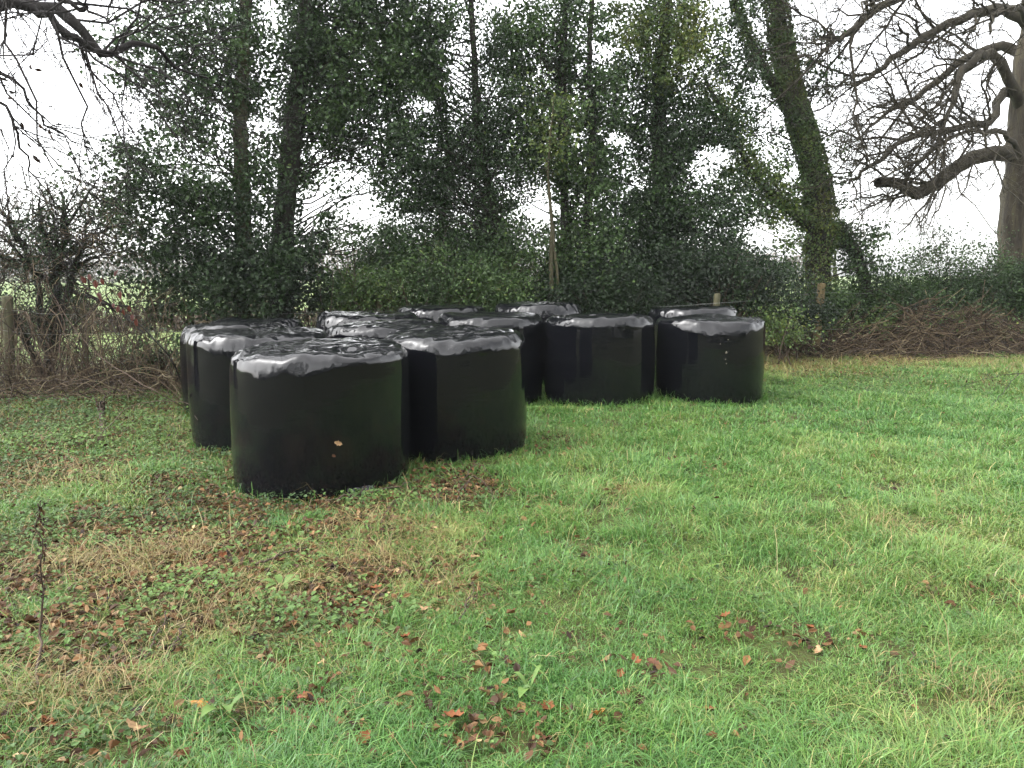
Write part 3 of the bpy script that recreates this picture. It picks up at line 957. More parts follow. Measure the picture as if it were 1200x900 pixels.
shrub('laurel_shrub', 'mid green leafy shrub spreading behind the farthest bale', 490, 12.2, [(470, 340, 70, 30, 12.1, .5, .86), (530, 330, 70, 38, 12.2, .5, .86), (420, 345, 50, 20, 12, .3, .95), (580, 345, 50, 26, 12.2, .4, .95), (500, 365, 130, 16, 12.3, .4, .97), (440, 318, 50, 22, 12.6, .4, .7), (520, 308, 60, 24, 12.7, .4, .85), (590, 318, 50, 26, 12.7, .4, .85), (420, 305, 30, 26, 12.9, .4, .45), (560, 285, 60, 30, 12.9, .4, .6), (470, 285, 40, 25, 12.9, .4, .45), (620, 300, 40, 40, 12.9, .4, .5)], .46)
shrub('holly_shrub', 'very dark dense holly bush behind the right end bales', 850, 13.0, [(850, 325, 65, 42, 13, .4, .88), (905, 345, 40, 36, 13, .4, .8), (800, 345, 50, 32, 13, .4, .9), (930, 370, 40, 20, 13.4, .4, .9), (840, 358, 90, 18, 13.2, .4, .95)], .08)  # dark holly, its tint lowered further to paint in hedge-foot shade
shrub('holly_shrub', 'dark low evergreen bush between the middle bales and the straight trunked tree', 700, 12.9, [(700, 335, 70, 32, 12.9, .4, .96), (640, 348, 55, 20, 12.7, .3, .95), (680, 362, 110, 18, 12.9, .4, .97)], .1)  # leaf tint lowered, putting the shade along the hedge base into the colour
shrub('bramble_shrub', 'light green leafy bramble growing beside the right edge of the end bale', 915, 12.6, [(915, 380, 26, 26, 12.6, .4, .72), (935, 395, 20, 14, 12.6, .3, .6)], .6)
shrub('hedge_shrub', 'airy evergreen shrub between the stubby post and the oak trunk', 1095, 15.2, [(1090, 318, 45, 30, 15.2, .5, .6), (1130, 300, 45, 38, 15.2, .5, .42), (1060, 345, 50, 24, 15.2, .4, .95), (1140, 345, 60, 24, 15.2, .4, .93), (1020, 355, 50, 20, 15.2, .4, .95), (1090, 342, 60, 20, 15.4, .4, .88), (1175, 332, 55, 25, 15.4, .4, .88), (985, 350, 40, 18, 15.4, .4, .8)], .33)
shrub('hedge_shrub', 'dark low hedge shrub at the foot of the oak', 1190, 14.9, [(1170, 350, 70, 22, 14.9, .4, .92), (1240, 335, 70, 35, 14.9, .5, .93), (1100, 358, 80, 17, 14.8, .3, .95), (1010, 365, 60, 12, 14.8, .3, .95)], .3)
shrub('bramble_shrub', 'low dark evergreen bramble mound beside the left end bale', 175, 10.4, [(170, 425, 40, 18, 10.3, .4, .85), (205, 400, 16, 20, 10.2, .3, .6)], .3)


shrub('bramble_shrub', 'pale green straggling bramble growing through the brushwood heap', 1060, 14.3, [(1000, 388, 60, 14, 14.3, .4, .35), (1070, 380, 60, 16, 14.3, .4, .35), (1150, 384, 70, 16, 14.3, .4, .4), (930, 392, 30, 12, 14.2, .3, .4)], .55)


# --- bare branching
CAP = .03


def grow(T, TW, pts, r0, r1, level, maxlev, dens, spread=1.0, up=.15, n=14, sides=6, wig=.09, bias=None):
    p = spline(pts, n) if len(pts) != n else np.asarray(pts)
    L = np.linalg.norm(np.diff(p, axis=0), axis=1).sum()
    p[1:-1] += rng.normal(0, wig * L / n * (1.2 if level == 0 else 2.2), (n - 2, 3))
    r = np.linspace(r0, r1, n)
    (T if level <= 1 else TW).add(p, r, sides)
    if level >= maxlev: return
    k = max(2, int(dens[level] * L))
    for j in range(k):
        f = rng.uniform(.15, 1.0) if level else rng.uniform(.3, 1.)
        i = min(n - 2, int(f * (n - 1)))
        tan = p[i + 1] - p[i]; tan /= np.linalg.norm(tan) + 1e-9
        s = rand_unit(1)[0]; s -= s.dot(tan) * tan; s /= np.linalg.norm(s) + 1e-9
        ang = rng.uniform(.45, 1.1) * spread
        dr = tan * math.cos(ang) + s * math.sin(ang) + np.array([0, 0, up])
        if bias is not None: dr = dr + bias
        dr /= np.linalg.norm(dr)
        ln = L * rng.uniform(.28, .6) * (1.15 - .5 * f)
        ln = min(ln, (2.2, 1.3, .75, .4)[min(level, 3)])
        if ln < .08: continue
        m = 7
        tt = np.linspace(0, 1, m)[:, None]
        bend = rng.normal(0, .18, 3) * ln
        q = p[i] + dr * ln * tt + bend * tt ** 2
        rr = min(r[i] * .55, r0 * .5, (CAP, .011, .006, .004)[min(level, 3)])
        rr = max(rr, .003)
        grow(T, TW, q, rr, max(rr * .4, .0018), level + 1, maxlev, dens, spread, up, m, max(3, sides - 1), wig, bias)


def oak_limb(e, paths, dens, mat_limb, maxlev=3, up=.12, bias=None, cap=.03):
    global CAP
    CAP = cap
    TW = Tubes()
    for (pts, r0, r1) in paths:
        T = Tubes()
        grow(T, TW, pts, r0, r1, 0, maxlev, dens, up=up, n=22, sides=9, bias=bias)
        fin(e, T.build('limb', mat_limb, e, rough=.012, rscale=8))
    o = fin(e, TW.build('twigs', mat_limb, e))
    o['kind'] = 'stuff'


# right-hand oak
OY = 16.2
b = ground_pt(1206, OY)
e = tree('bare_oak', 'big leafless oak with a thick pale grey trunk and sweeping limbs at the right edge', b)
T = Tubes()
tp, tr = trunk(T, [b, P(1204, 260, OY), P(1208, 170, OY), P(1212, 100, OY), P(1222, 0, OY), P(1232, -150, OY), P(1235, -320, OY)], .62, .2, 60, 36)
fin(e, T.build('trunk', M['bark_oak'], e, rough=.06, rscale=4.))
paths = [
    ([P(1200, 178, OY), P(1160, 180, OY - .2), P(1130, 190, OY - .3), P(1100, 213, OY - .5), P(1075, 226, OY - .6), P(1050, 215, OY - .7), P(1028, 214, OY - .8)], .17, .10),
    ([P(1200, 130, OY), P(1180, 90, OY - .4), P(1160, 62, OY - .8), P(1130, 80, OY - 1.2), P(1118, 110, OY - 1.5), P(1098, 165, OY - 1.8)], .13, .03),
    ([P(1205, 120, OY), P(1176, 110, OY - .2), P(1160, 140, OY - .6), P(1120, 150, OY - .9), P(1060, 165, OY - 1.3), P(1015, 200, OY - 1.6), P(995, 215, OY - 1.8)], .11, .02),
    ([P(1210, 90, OY), P(1180, 55, OY + .3), P(1130, 70, OY + .5), P(1080, 110, OY + .7), P(1035, 135, OY + .8), P(1005, 165, OY + .8)], .13, .02),
    ([P(1215, 40, OY), P(1175, 10, OY - .3), P(1120, 25, OY - .7), P(1060, 60, OY - 1.1), P(1020, 90, OY - 1.4), P(995, 105, OY - 1.5)], .13, .02),
    ([P(1222, 0, OY), P(1170, -60, OY - .4), P(1100, -40, OY - .8), P(1055, -2, OY - 1.2), P(1010, 25, OY - 1.6), P(985, 42, OY - 1.8), P(965, 42, OY - 2)], .13, .025),
    ([P(1215, 60, OY), P(1195, 10, OY - 1.), P(1165, 20, OY - 1.6), P(1160, 40, OY - 1.8)], .08, .02),
    ([P(1204, 190, OY), P(1170, 155, OY - 1.), P(1120, 160, OY - 1.7), P(1070, 190, OY - 2.2), P(1020, 215, OY - 2.5)], .06, .012),
    ([P(1226, -40, OY), P(1160, -150, OY), P(1090, -190, OY), P(1000, -170, OY)], .14, .03),
    ([P(1226, -60, OY), P(1300, -150, OY + .5), P(1380, -160, OY + .8)], .15, .03),
    ([P(1226, 60, OY), P(1290, 20, OY - .5), P(1380, 40, OY - .8)], .15, .03),
    ([P(1232, -200, OY), P(1200, -300, OY + 1), P(1130, -330, OY + 1.4)], .12, .03),
]
oak_limb(e, paths, (2.7, 5.4, 8.), M['bark_oak_limb'], 3, up=.05, bias=np.array([-.12, 0, -.02]))

# left oak, trunk outside the picture, bough hanging in
LY = 8.2
b = ground_pt(-180, 7.6)
e = tree('overhanging_oak', 'leafless oak whose dark crooked bough hangs into the upper left corner', b)
T = Tubes()
tp, tr = trunk(T, [b, b + np.array([.1, .1, 2.5]), b + np.array([.05, .3, 4.2]), b + np.array([-.1, .3, 6]), b + np.array([-.2, .2, 8])], .42, .12, 50, 28)
fin(e, T.build('trunk', M['bark_oak'], e, rough=.05, rscale=4.))
t0 = tp[24]
paths = [
    ([t0, P(-70, 2, LY - .3), P(-10, -8, LY - .2), P(30, 6, LY), P(72, 14, LY), P(98, 42, LY + .1), P(125, 62, LY + .2), P(148, 54, LY + .3), P(178, 52, LY + .5), P(205, 78, LY + .7), P(245, 92, LY + .9)], .085, .01),
    ([tp[22], P(-60, 20, LY - .6), P(0, 8, LY - .5), P(40, 12, LY - .4), P(70, 28, LY - .3), P(100, 55, LY - .2), P(135, 66, LY), P(170, 100, LY)], .07, .008),
    ([tp[21], P(-80, 60, LY - .8), P(-20, 70, LY - .8), P(30, 110, LY - .8), P(60, 150, LY - .7), P(110, 175, LY - .5)], .03, .004),
    ([tp[20], P(-60, 90, LY - 1), P(0, 118, LY - 1), P(22, 165, LY - 1), P(40, 205, LY - .9), P(75, 225, LY - .8)], .022, .004),
    ([tp[23], P(-60, -40, LY - 1), P(20, -30, LY - 1.2), P(90, 10, LY - 1.2), P(105, 10, LY - 1.2), P(140, 30, LY - 1.2)], .04, .005),
    ([tp[30], tp[30] + np.array([1.2, .5, .6]), tp[30] + np.array([2.4, 1, .8])], .1, .02),
    ([tp[34], tp[34] + np.array([-1.2, .2, .8]), tp[34] + np.array([-2.2, .3, 1.4])], .1, .02),
    ([tp[40], tp[40] + np.array([.8, -.8, 1.]), tp[40] + np.array([1.6, -1.4, 1.4])], .08, .02),
]
oak_limb(e, paths, (2.3, 5., 7.), M['bark_bough'], 3, up=.0, bias=np.array([.03, 0, -.05]), cap=.014)
cts = np.array([P(px, py, LY - .85) for px, py in ((5, 93), (12, 115), (26, 147), (47, 148), (58, 155), (34, 170), (42, 186), (14, 108), (60, 160), (36, 78), (95, 100), (45, 82))])
nn = len(cts)
nrm = rand_unit(nn) * .6 + np.array([0, -1, 0]); nrm /= np.linalg.norm(nrm, axis=1, keepdims=True)
V, F = leaf_quads(cts, nrm, rand_unit(nn) * .5 + np.array([.5, 0, -.6]), rng.uniform(.05, .09, nn), rng.uniform(.025, .04, nn), .15, .3)
o = fin(e, build('dead_leaves', V, [F], M['litter'], e, smooth=False, tint=np.full(nn * 6, .1)))

# --- left bare thorn shrub
b = ground_pt(58, 10.6)
e = tree('thorn_shrub', 'leggy dark thorn bush full of bare twigs behind the left fence posts', b, cat='shrub')
T, TW = Tubes(), Tubes()
for pts, r0, r1 in [([b, P(62, 350, 10.6), P(70, 300, 10.6), P(78, 262, 10.6), P(72, 225, 10.6)], .085, .015), ([b + np.array([.06, 0, .5]), P(80, 330, 10.5), P(95, 290, 10.4), P(100, 250, 10.4)], .06, .01),
                    ([b + np.array([0, 0, .6]), P(40, 320, 10.5), P(15, 270, 10.4), P(-10, 230, 10.4)], .05, .01), ([P(70, 310, 10.6), P(50, 270, 10.4), P(45, 230, 10.2)], .05, .01),
                    ([P(75, 340, 10.6), P(110, 350, 10.3), P(140, 365, 10.1), P(170, 390, 9.9)], .03, .01), ([b, P(20, 380, 10.3), P(-20, 330, 10.2)], .05, .01),
                    ([P(70, 300, 10.6), P(60, 250, 10.5), P(40, 205, 10.5)], .03, .005), ([P(74, 270, 10.6), P(100, 230, 10.5), P(118, 205, 10.5)], .025, .005), ([P(30, 300, 10.5), P(10, 250, 10.4), P(5, 205, 10.4)], .025, .005), ([P(72, 320, 10.6), P(115, 300, 10.4), P(150, 300, 10.3)], .02, .004), ([P(70, 300, 10.6), P(120, 270, 10.5), P(160, 260, 10.5)], .03, .006), ([P(60, 330, 10.6), P(0, 300, 10.5), P(-60, 290, 10.4)], .04, .008)]:
    grow(T, TW, pts, r0, r1, 0, 3, (8, 7, 7), up=-.05, n=18, sides=7, wig=.14, spread=1.3)
fin(e, T.build('trunk', M['bark_dark'], e, rough=.015, rscale=9))
o = fin(e, TW.build('twigs', M['brush'], e)); o['kind'] = 'stuff'
fo = Foliage()
for a in [(75, 235, 60, 35, 10.5, .5, .3), (65, 300, 40, 60, 10.5, .4, .6), (30, 260, 50, 40, 10.4, .4, .3), (65, 370, 40, 50, 10.7, .4, .75), (120, 245, 50, 30, 10.5, .4, .25), (10, 320, 50, 40, 10.6, .4, .35)]:
    fo.ell(*a, size=.036, tint=.16, gaps=False)
fin(e, fo.build('crown', M['holly'], e))

# --- bramble tangle, left: long arching canes, individually visible ones are things, the mass is stuff
T = Tubes()
for k in range(1350):
    x0 = rng.uniform(-7.5, -3.3); y0 = rng.uniform(8.9, 11.4) + .2 * (x0 + 5)
    if in_bale(np.array([x0]), np.array([y0]), .1)[0]: continue
    ln = rng.uniform(.4, 1.5); a = rng.uniform(0, 2 * np.pi); hh = rng.uniform(.12, .7) * (1 if y0 > 9.3 else .5) * (2.0 if x0 < -4.4 and y0 > 9.3 and rng.random() < .5 else 1)
    s = np.linspace(0, 1, 9)
    xx = x0 + np.cos(a) * ln * s + rng.normal(0, .02, 9); yy = y0 + np.sin(a) * ln * s * .6 + rng.normal(0, .02, 9)
    if in_bale(xx, yy, .08).any(): continue
    zz = th(xx, yy) + hh * np.sin(np.pi * np.clip(s * rng.uniform(.6, 1.05), 0, 1)) + rng.normal(0, .012, 9) + .02
    T.add(np.stack([xx, yy, zz], -1), np.linspace(.0055, .002, 9) * rng.uniform(.5, 1.4), 4)
tag(T.build('bramble_tangle', M['brush']), 'tangle of brown bramble stems below the left fence', 'brambles', kind='stuff')

# brushwood heap on the right
T = Tubes()
for k in range(4200):
    u = rng.random()
    px = 905 + 330 * u
    Yb = 14.3 + rng.normal(0, .4)
    c0 = ground_pt(px, Yb, 0)
    top = (.62 + .24 * math.sin(px * .03) + .16 * math.sin(px * .083 + 1)) * math.exp(-((Yb - 14.35) / .6) ** 2) * min(1, (px - 880) / 80)
    z0 = rng.random() ** .8 * top
    ln = rng.uniform(.3, 1.5) * (1 if rng.random() < .3 else .6); a = rng.normal(0, .8) + (math.pi if rng.random() < .5 else 0); sl = rng.normal(0, .55)
    s = np.linspace(-.5, .5, 7)
    xx = c0[0] + np.cos(a) * ln * s; yy = c0[1] + np.sin(a) * ln * s
    zz = z0 + .02 + sl * ln * s - .25 * ln * s ** 2 + rng.normal(0, .02, 7)
    zz = np.maximum(zz, .015) + th(xx, yy)
    T.add(np.stack([xx, yy, zz], -1), np.linspace(.008, .0025, 7) * rng.uniform(.4, 1.5), 4)
tag(T.build('brushwood', M['brush']), 'heap of reddish brown cut twigs along the foot of the right hedge', 'brushwood', kind='stuff')

# --- twig understory of the hedgerow (dead stems behind the bales)
T = Tubes()
for k in range(420):
    px = rng.uniform(380, 930); Yb = fence_y((px - 600) / FPX * 13) - 1 + rng.uniform(.2, 1.6)
    c0 = ground_pt(px, Yb, .0)
    ln = rng.uniform(.8, 2.4); a = rng.normal(0, .25, 2)
    s = np.linspace(0, 1, 8)
    pts = c0 + np.stack([a[0] * ln * s + rng.normal(0, .02, 8), a[1] * ln * s * .5, ln * s * .95], -1)
    T.add(pts, np.linspace(.01, .003, 8) * rng.uniform(.5, 1.2), 4)
tag(T.build('undergrowth', M['twig']), 'thin dead stems of undergrowth behind the bales', 'undergrowth', kind='stuff')

# ------------------------------------------------------------------ fence
def post_mesh(h, wx, wy, seed):
    r = np.random.default_rng(seed)
    ns_, k = 16, 12
    a = np.arange(k) / k * 2 * np.pi
    # rounded square section
    ca, sa = np.cos(a), np.sin(a)
    sec = np.stack([np.sign(ca) * np.abs(ca) ** .55 * wx, np.sign(sa) * np.abs(sa) ** .55 * wy], -1)
    z = np.linspace(0, h, ns_)
    V = np.concatenate([np.stack([sec[:, 0] * (1 + .04 * math.sin(7 * zz + seed)), sec[:, 1], np.full(k, zz)], -1) for zz in z] + [np.stack([sec[:, 0] * .8, sec[:, 1] * .8, np.full(k, h + .015)], -1), [[0, 0, h + .02]]])
    V[:, 0] += .008 * r.normal() * V[:, 2] * 4; V[:, :2] += .004 * np.stack([noise3(V * 9 + seed), noise3(V * 9 + seed + 30)], -1)
    i = np.arange((ns_ + 1) * k).reshape(ns_ + 1, k)
    q = np.stack([i[:-1], np.roll(i, -1, 1)[:-1], np.roll(i, -1, 1)[1:], i[1:]], -1).reshape(-1, 4)
    tcap = np.stack([i[-1], np.roll(i[-1], -1), np.full(k, (ns_ + 1) * k)], -1)
    return V, [q, tcap]


fe = empty('wire_fence', (*ground_pt(13, 10.0)[:2], 0.0))
tag(fe, 'old post and wire stock fence running behind the bales along the hedgerow', 'fence')
POSTS = [(13, 9.9, 1.18, .055, 'post'), (102, 10.4, 1.1, .04, 'post'), (230, 11.3, 1.1, .045, 'post'), (440, 11.9, 1.1, .045, 'post'), (560, 12.4, 1.05, .045, 'post'), (716, 13.1, 1.05, .045, 'post'),
         (836, 12.3, 1.18, .045, 'post'), (955, 14.0, 1.36, .065, 'post_new'), (1056, 15.2, 1.24, .06, 'post'), (1150, 15.6, 1.2, .055, 'post'), (1250, 16.0, 1.2, .05, 'post')]
tops = []
for k, (px, Yp, h, wv, mt) in enumerate(POSTS):
    g = ground_pt(px, Yp, -.05)
    V, F = post_mesh(h + .05, wv, wv * .9, k)
    o = build('post', V, F, M[mt], fe)
    o.location = (g[0] - fe.location[0], g[1] - fe.location[1], g[2])
    o.rotation_euler = (random.uniform(-.04, .04), random.uniform(-.05, .05), random.uniform(0, 1))
    if k == 7: o['label'] = 'newer orange brown post at the foot of the leaning tree'
    tops.append((g, h))
for f in (.93, .7, .42):
    T = Tubes()
    pts = []
    for (g, h), (g2, h2) in zip(tops[:-1], tops[1:]):
        for s in np.linspace(0, 1, 7)[:-1]:
            p = g * (1 - s) + g2 * s
            pts.append([p[0], p[1] - .06, p[2] + (h * (1 - s) + h2 * s) * f - .03 * math.sin(math.pi * s)])
    T.add(np.array(pts), .0022, 4)
    fin(fe, T.build('wire', M['wire'], fe))

# ------------------------------------------------------------------ far hedges seen over the left field, plus unseen trees behind the camera
def far_hedge(name, label, x0, x1, y0, y1, h, n, size, tint, mat, wd=1.0, amp=1.0):
    x = rng.uniform(x0, x1, n)
    yb = y0 + (y1 - y0) * (x - x0) / (x1 - x0)
    top = h * (.75 + .3 * noise2(x, yb, 12 / abs(x1 - x0) * 3, 3.) + .2 * noise2(x, yb, 60 / abs(x1 - x0) * 3, 8.))
    top = np.maximum(h * .75 + (top - h * .75) * amp, .25 * h)
    z = rng.random(n) ** .8 * top
    y = yb + rng.normal(0, wd * .4, n)
    c = np.stack([x, y, z], -1)
    L = size * rng.uniform(.6, 1.3, n)
    V, F = leaf_quads(c, rand_unit(n), rand_unit(n) + np.array([0, 0, .8]), L, L * .35, .1)
    tag(build(name, V, [F], mat, smooth=False, tint=np.repeat(np.clip(tint + .3 * noise3(c * .5) + rng.normal(0, .12, n), 0, 1), 6)), label, 'hedge', kind='stuff')


far_hedge('hedge', 'low brown clipped hedge across the pasture beyond the left fence', -22, 2, 17.5, 25, .85, 22000, .13, .35, M['hedge_far'], .8)
far_hedge('treeline', 'grey hazy line of bare trees at the far side of the pasture', -190, 60, 150, 165, 6.5, 22000, .9, .5, M['hedge_far'], 6)

far_hedge('treeline', 'unseen dark row of trees behind the camera, added for the shiny bale film to mirror', -70, 70, -24, -20, 15., 34000, .9, .4, M['holly'], 3, 3.2)  # out of view, added and shaped to break up sky reflections on the bales

# ------------------------------------------------------------------ bramble shoots with red leaves, dead stems, sticks
def stem_thing(name, label, cat, paths, mat, leaves=None, group=None, lmat=None, tint=.5, lsize=.07, sides=5, kids=None):
    b = np.asarray(paths[0][0][0])
    e = empty(name, tuple(b)); tag(e, label, cat, group)
    for pts, r0, r1 in paths:
        n = 16
        p = spline(pts, n); p[1:-1] += rng.normal(0, .006, (n - 2, 3))
        T = Tubes(); T.add(p, np.linspace(r0, r1, n), sides)
        fin(e, T.build('stem', mat, e))
    if leaves is not None:
        c = np.asarray(leaves); n = len(c)
        nrm = rand_unit(n) * .5 + np.array([0, -1, .3]); nrm /= np.linalg.norm(nrm, axis=1, keepdims=True)
        L = lsize * rng.uniform(.7, 1.2, n)
        ax = rand_unit(n) * .4 + np.array([.2, 0, -1])
        tv = np.clip(tint + rng.normal(0, .25, n), 0, 1)
        if n > 20:
            V, F = leaf_quads(c, nrm, ax, L, L * .55, .2, .2)
            o = fin(e, build('seed_head', V, [F], lmat, e, smooth=False, tint=np.repeat(tv, 6))); o['kind'] = 'stuff'
        else:
            for i in range(n):
                V, F = leaf_quads(c[i:i + 1], nrm[i:i + 1], ax[i:i + 1], L[i:i + 1], L[i:i + 1] * .55, .2, .2)
                fin(e, build('leaf', V, [F], lmat, e, smooth=False, tint=np.repeat(tv[i:i + 1], 6)))
    return e


def gp(px, py, dz=.01):
    g = G(px, py)
    return np.array([g[0], g[1], float(th(*g)) + dz])


yb = 8.6
stem_thing('bramble_shoot', 'dark bramble shoot carrying drooping red leaves over the pasture view', 'bramble',
           [([gp(222, 470), P(200, 420, 8.9), P(165, 382, 8.8), P(130, 358, 8.7), P(95, 340, 8.6)], .012, .006)], M['bark_dark'],
           [P(px, py, 8.55) for px, py in ((105, 325), (112, 333), (120, 330), (116, 346), (118, 350), (141, 346), (133, 358), (145, 366), (152, 362), (155, 372), (160, 378), (138, 362), (98, 328), (136, 320))], lmat=M['red_leaf'], lsize=.085)
stem_thing('bramble_cane', 'longest pale cane sweeping down from the thorn bush to the left bales', 'bramble',
           [([gp(228, 485), P(190, 462, 8.2), P(150, 440, 8.4), P(110, 412, 8.6), P(78, 372, 8.7), P(58, 335, 8.8), P(48, 300, 8.8)], .006, .003)], M['cane'])
stem_thing('bramble_cane', 'knotty upright cane with a kink standing before the thorn bush', 'bramble',
           [([gp(74, 470), P(72, 430, 8.9), P(70, 400, 8.9), P(76, 385, 8.9), P(68, 360, 8.9), P(50, 330, 8.9)], .009, .004)], M['cane'])
stem_thing('bramble_cane', 'thin cane leaning beside the left fence post', 'bramble',
           [([gp(54, 470), P(50, 430, 9.2), P(40, 400, 9.2), P(30, 365, 9.2)], .008, .003)], M['cane'])
stem_thing('bramble_cane', 'low cane arching across the left end bale', 'bramble',
           [([gp(110, 520), P(150, 478, 7.6), P(190, 470, 7.5), P(225, 474, 7.4), P(262, 478, 7.1) + np.array([0, -.6, 0])], .004, .002)], M['cane'])
stem_thing('dead_stump', 'rotten brown stump of a cut stem standing in the left ground cover', 'stump',
           [([gp(120, 508, -.03), gp(121, 490, .1) * 1, gp(122, 508, .27)], .035, .02), ([gp(122, 508, .2), gp(126, 508, .36)], .012, .004), ([gp(118, 508, .2), gp(114, 508, .33)], .01, .004)], M['twig'], sides=8)
stem_thing('weed_stem', 'tall thin dead stem with dry seed heads at the near left', 'weed stem',
           [([gp(46, 815), P(48, 740, 2.95), P(49, 660, 2.95), P(47, 590, 2.95)], .006, .002)] +
           [([P(48, y_, 2.95), P(48 + s * 7, y_ - 14, 2.93)], .003, .001) for y_, s in ((700, 1), (680, -1), (655, 1), (640, -1), (620, 1), (610, -1), (600, 1))], M['twig'],
           [P(48 + rng.normal(0, 5), y_, 2.93) for y_ in np.linspace(588, 700, 34)], lmat=M['litter'], tint=.15, lsize=.018)
STICKS = 'broken twigs lying on the ground'
for lab, pts, r in [
    ('pale crooked stick lying at the foot of the nearest bale', [(380, 592), (420, 586), (470, 578), (490, 574)], .008),
    ('bent dark stick in the brown leaves below the nearest bale', [(300, 668), (325, 655), (345, 650), (360, 645)], .007),
    ('thicker dark twig poking out of the near left grass', [(182, 788), (200, 768), (218, 748)], .007),
    ('short thin twig upright beside the thicker dark twig', [(168, 775), (185, 748), (195, 730)], .005),
    ('dark twig stuck in the grass in the lower middle', [(535, 740), (545, 722), (555, 703)], .005),
    ('brown weed twig right of the pale stick', [(505, 615), (512, 600), (516, 588)], .004),
    ('curved dark twig below the pale crooked stick', [(446, 622), (455, 604), (468, 592)], .004),
    ('short twig with dry leaves at the foot of the second front bale', [(535, 596), (540, 585), (548, 578)], .004)]:
    hts = np.linspace(.0, .06, len(pts)) if 'upright' in lab or 'stuck' in lab or 'poking' in lab else np.full(len(pts), .035)
    w_ = [np.array([*G(px, py), float(th(*G(px, py))) + .02 + hh]) for (px, py), hh in zip(pts, hts)]
    e = stem_thing('stick', lab, 'stick', [(w_, r, r * .5), ([w_[1], w_[1] + np.array([.05, .03, .05])], r * .5, r * .25)], M['twig'], group=STICKS)
stem_thing('bramble_spray', 'leafless dark spray of twigs reaching in from the right edge', 'bramble',
           [([gp(1235, 480, .5), gp(1190, 482, .42), gp(1160, 480, .38), gp(1120, 487, .30)], .005, .002), ([gp(1190, 482, .42), gp(1175, 492, .32), gp(1160, 500, .22)], .004, .002), ([gp(1160, 480, .38), gp(1140, 470, .4)], .003, .001),
            ([gp(1235, 480, .5), gp(1260, 500, .02)], .006, .005)], M['bark_dark'], [gp(1120 + 10 * k, 483, .36) for k in range(7)], lmat=M['litter'], tint=.1, lsize=.03)
# dead dock stems (reddish) by second front bale
stem_thing('dock_stem', 'fallen reddish brown dock stems with seeds before the second front bale', 'weed stem',
           [([gp(535, 590), gp(555, 575, .08), gp(575, 588, .05), gp(585, 600)], .005, .002), ([gp(540, 575), gp(560, 568, .12), gp(580, 575, .04)], .004, .002), ([gp(545, 560), gp(537, 550, .1)], .003, .001)], M['twig'],
           [gp(545 + rng.uniform(-8, 40), 575 + rng.uniform(-10, 18), rng.uniform(.02, .1)) for _ in range(60)], lmat=M['litter'], tint=.2, lsize=.022)

# ------------------------------------------------------------------ individual fallen leaves
def fallen_leaf_mesh(seed, mat, tintv):
    r = np.random.default_rng(seed)
    nu, nv = 15, 5
    u = np.linspace(0, 1, nu)
    prof = np.sin(np.pi * np.clip(u * .96 + .02, 0, 1)) ** .8 * (1 + .32 * np.sin(u * 2 * np.pi * 3.2 + r.uniform(0, 6)))
    wd = .27 * prof + .012
    c1, c2 = r.normal(.25, .25), r.normal(.2, .3)
    V = []
    for i in range(nu):
        for j in range(nv):
            s = (j - 2) / 2
            xx = u[i] - .5; yy = s * wd[i]
            zz = c1 * (u[i] - .5) ** 2 * 1.6 + c2 * abs(s) * wd[i] * 1.3 + .05 * noise3(np.array([[xx * 5 + seed, yy * 6, 1.]]))[0] + .03
            V.append((xx, yy, zz))
    i = np.arange(nu * nv).reshape(nu, nv)
    q = np.stack([i[:-1, :-1], i[1:, :-1], i[1:, 1:], i[:-1, 1:]], -1).reshape(-1, 4)
    o = build('fallen_leaf', np.array(V), [q], mat, tint=np.full(nu * nv, tintv))
    me = o.data
    bpy.data.objects.remove(o)
    return me


def simple_leaf(name, col):
    m, t, out = nt(name)
    b = t.nodes.new('ShaderNodeBsdfPrincipled'); tc = t.nodes.new('ShaderNodeTexCoord')
    t.links.new(ramp(t, noise(t, 6, 4, tc.outputs['Object']), [(.3, tuple(c * .55 for c in col)), (.5, col), (.72, tuple(min(1, c * 1.35) for c in col))]), b.inputs['Base Color'])
    b.inputs['Roughness'].default_value = .7; b.inputs['Specular IOR Level'].default_value = .2
    t.links.new(b.outputs[0], out.inputs[0])
    return m


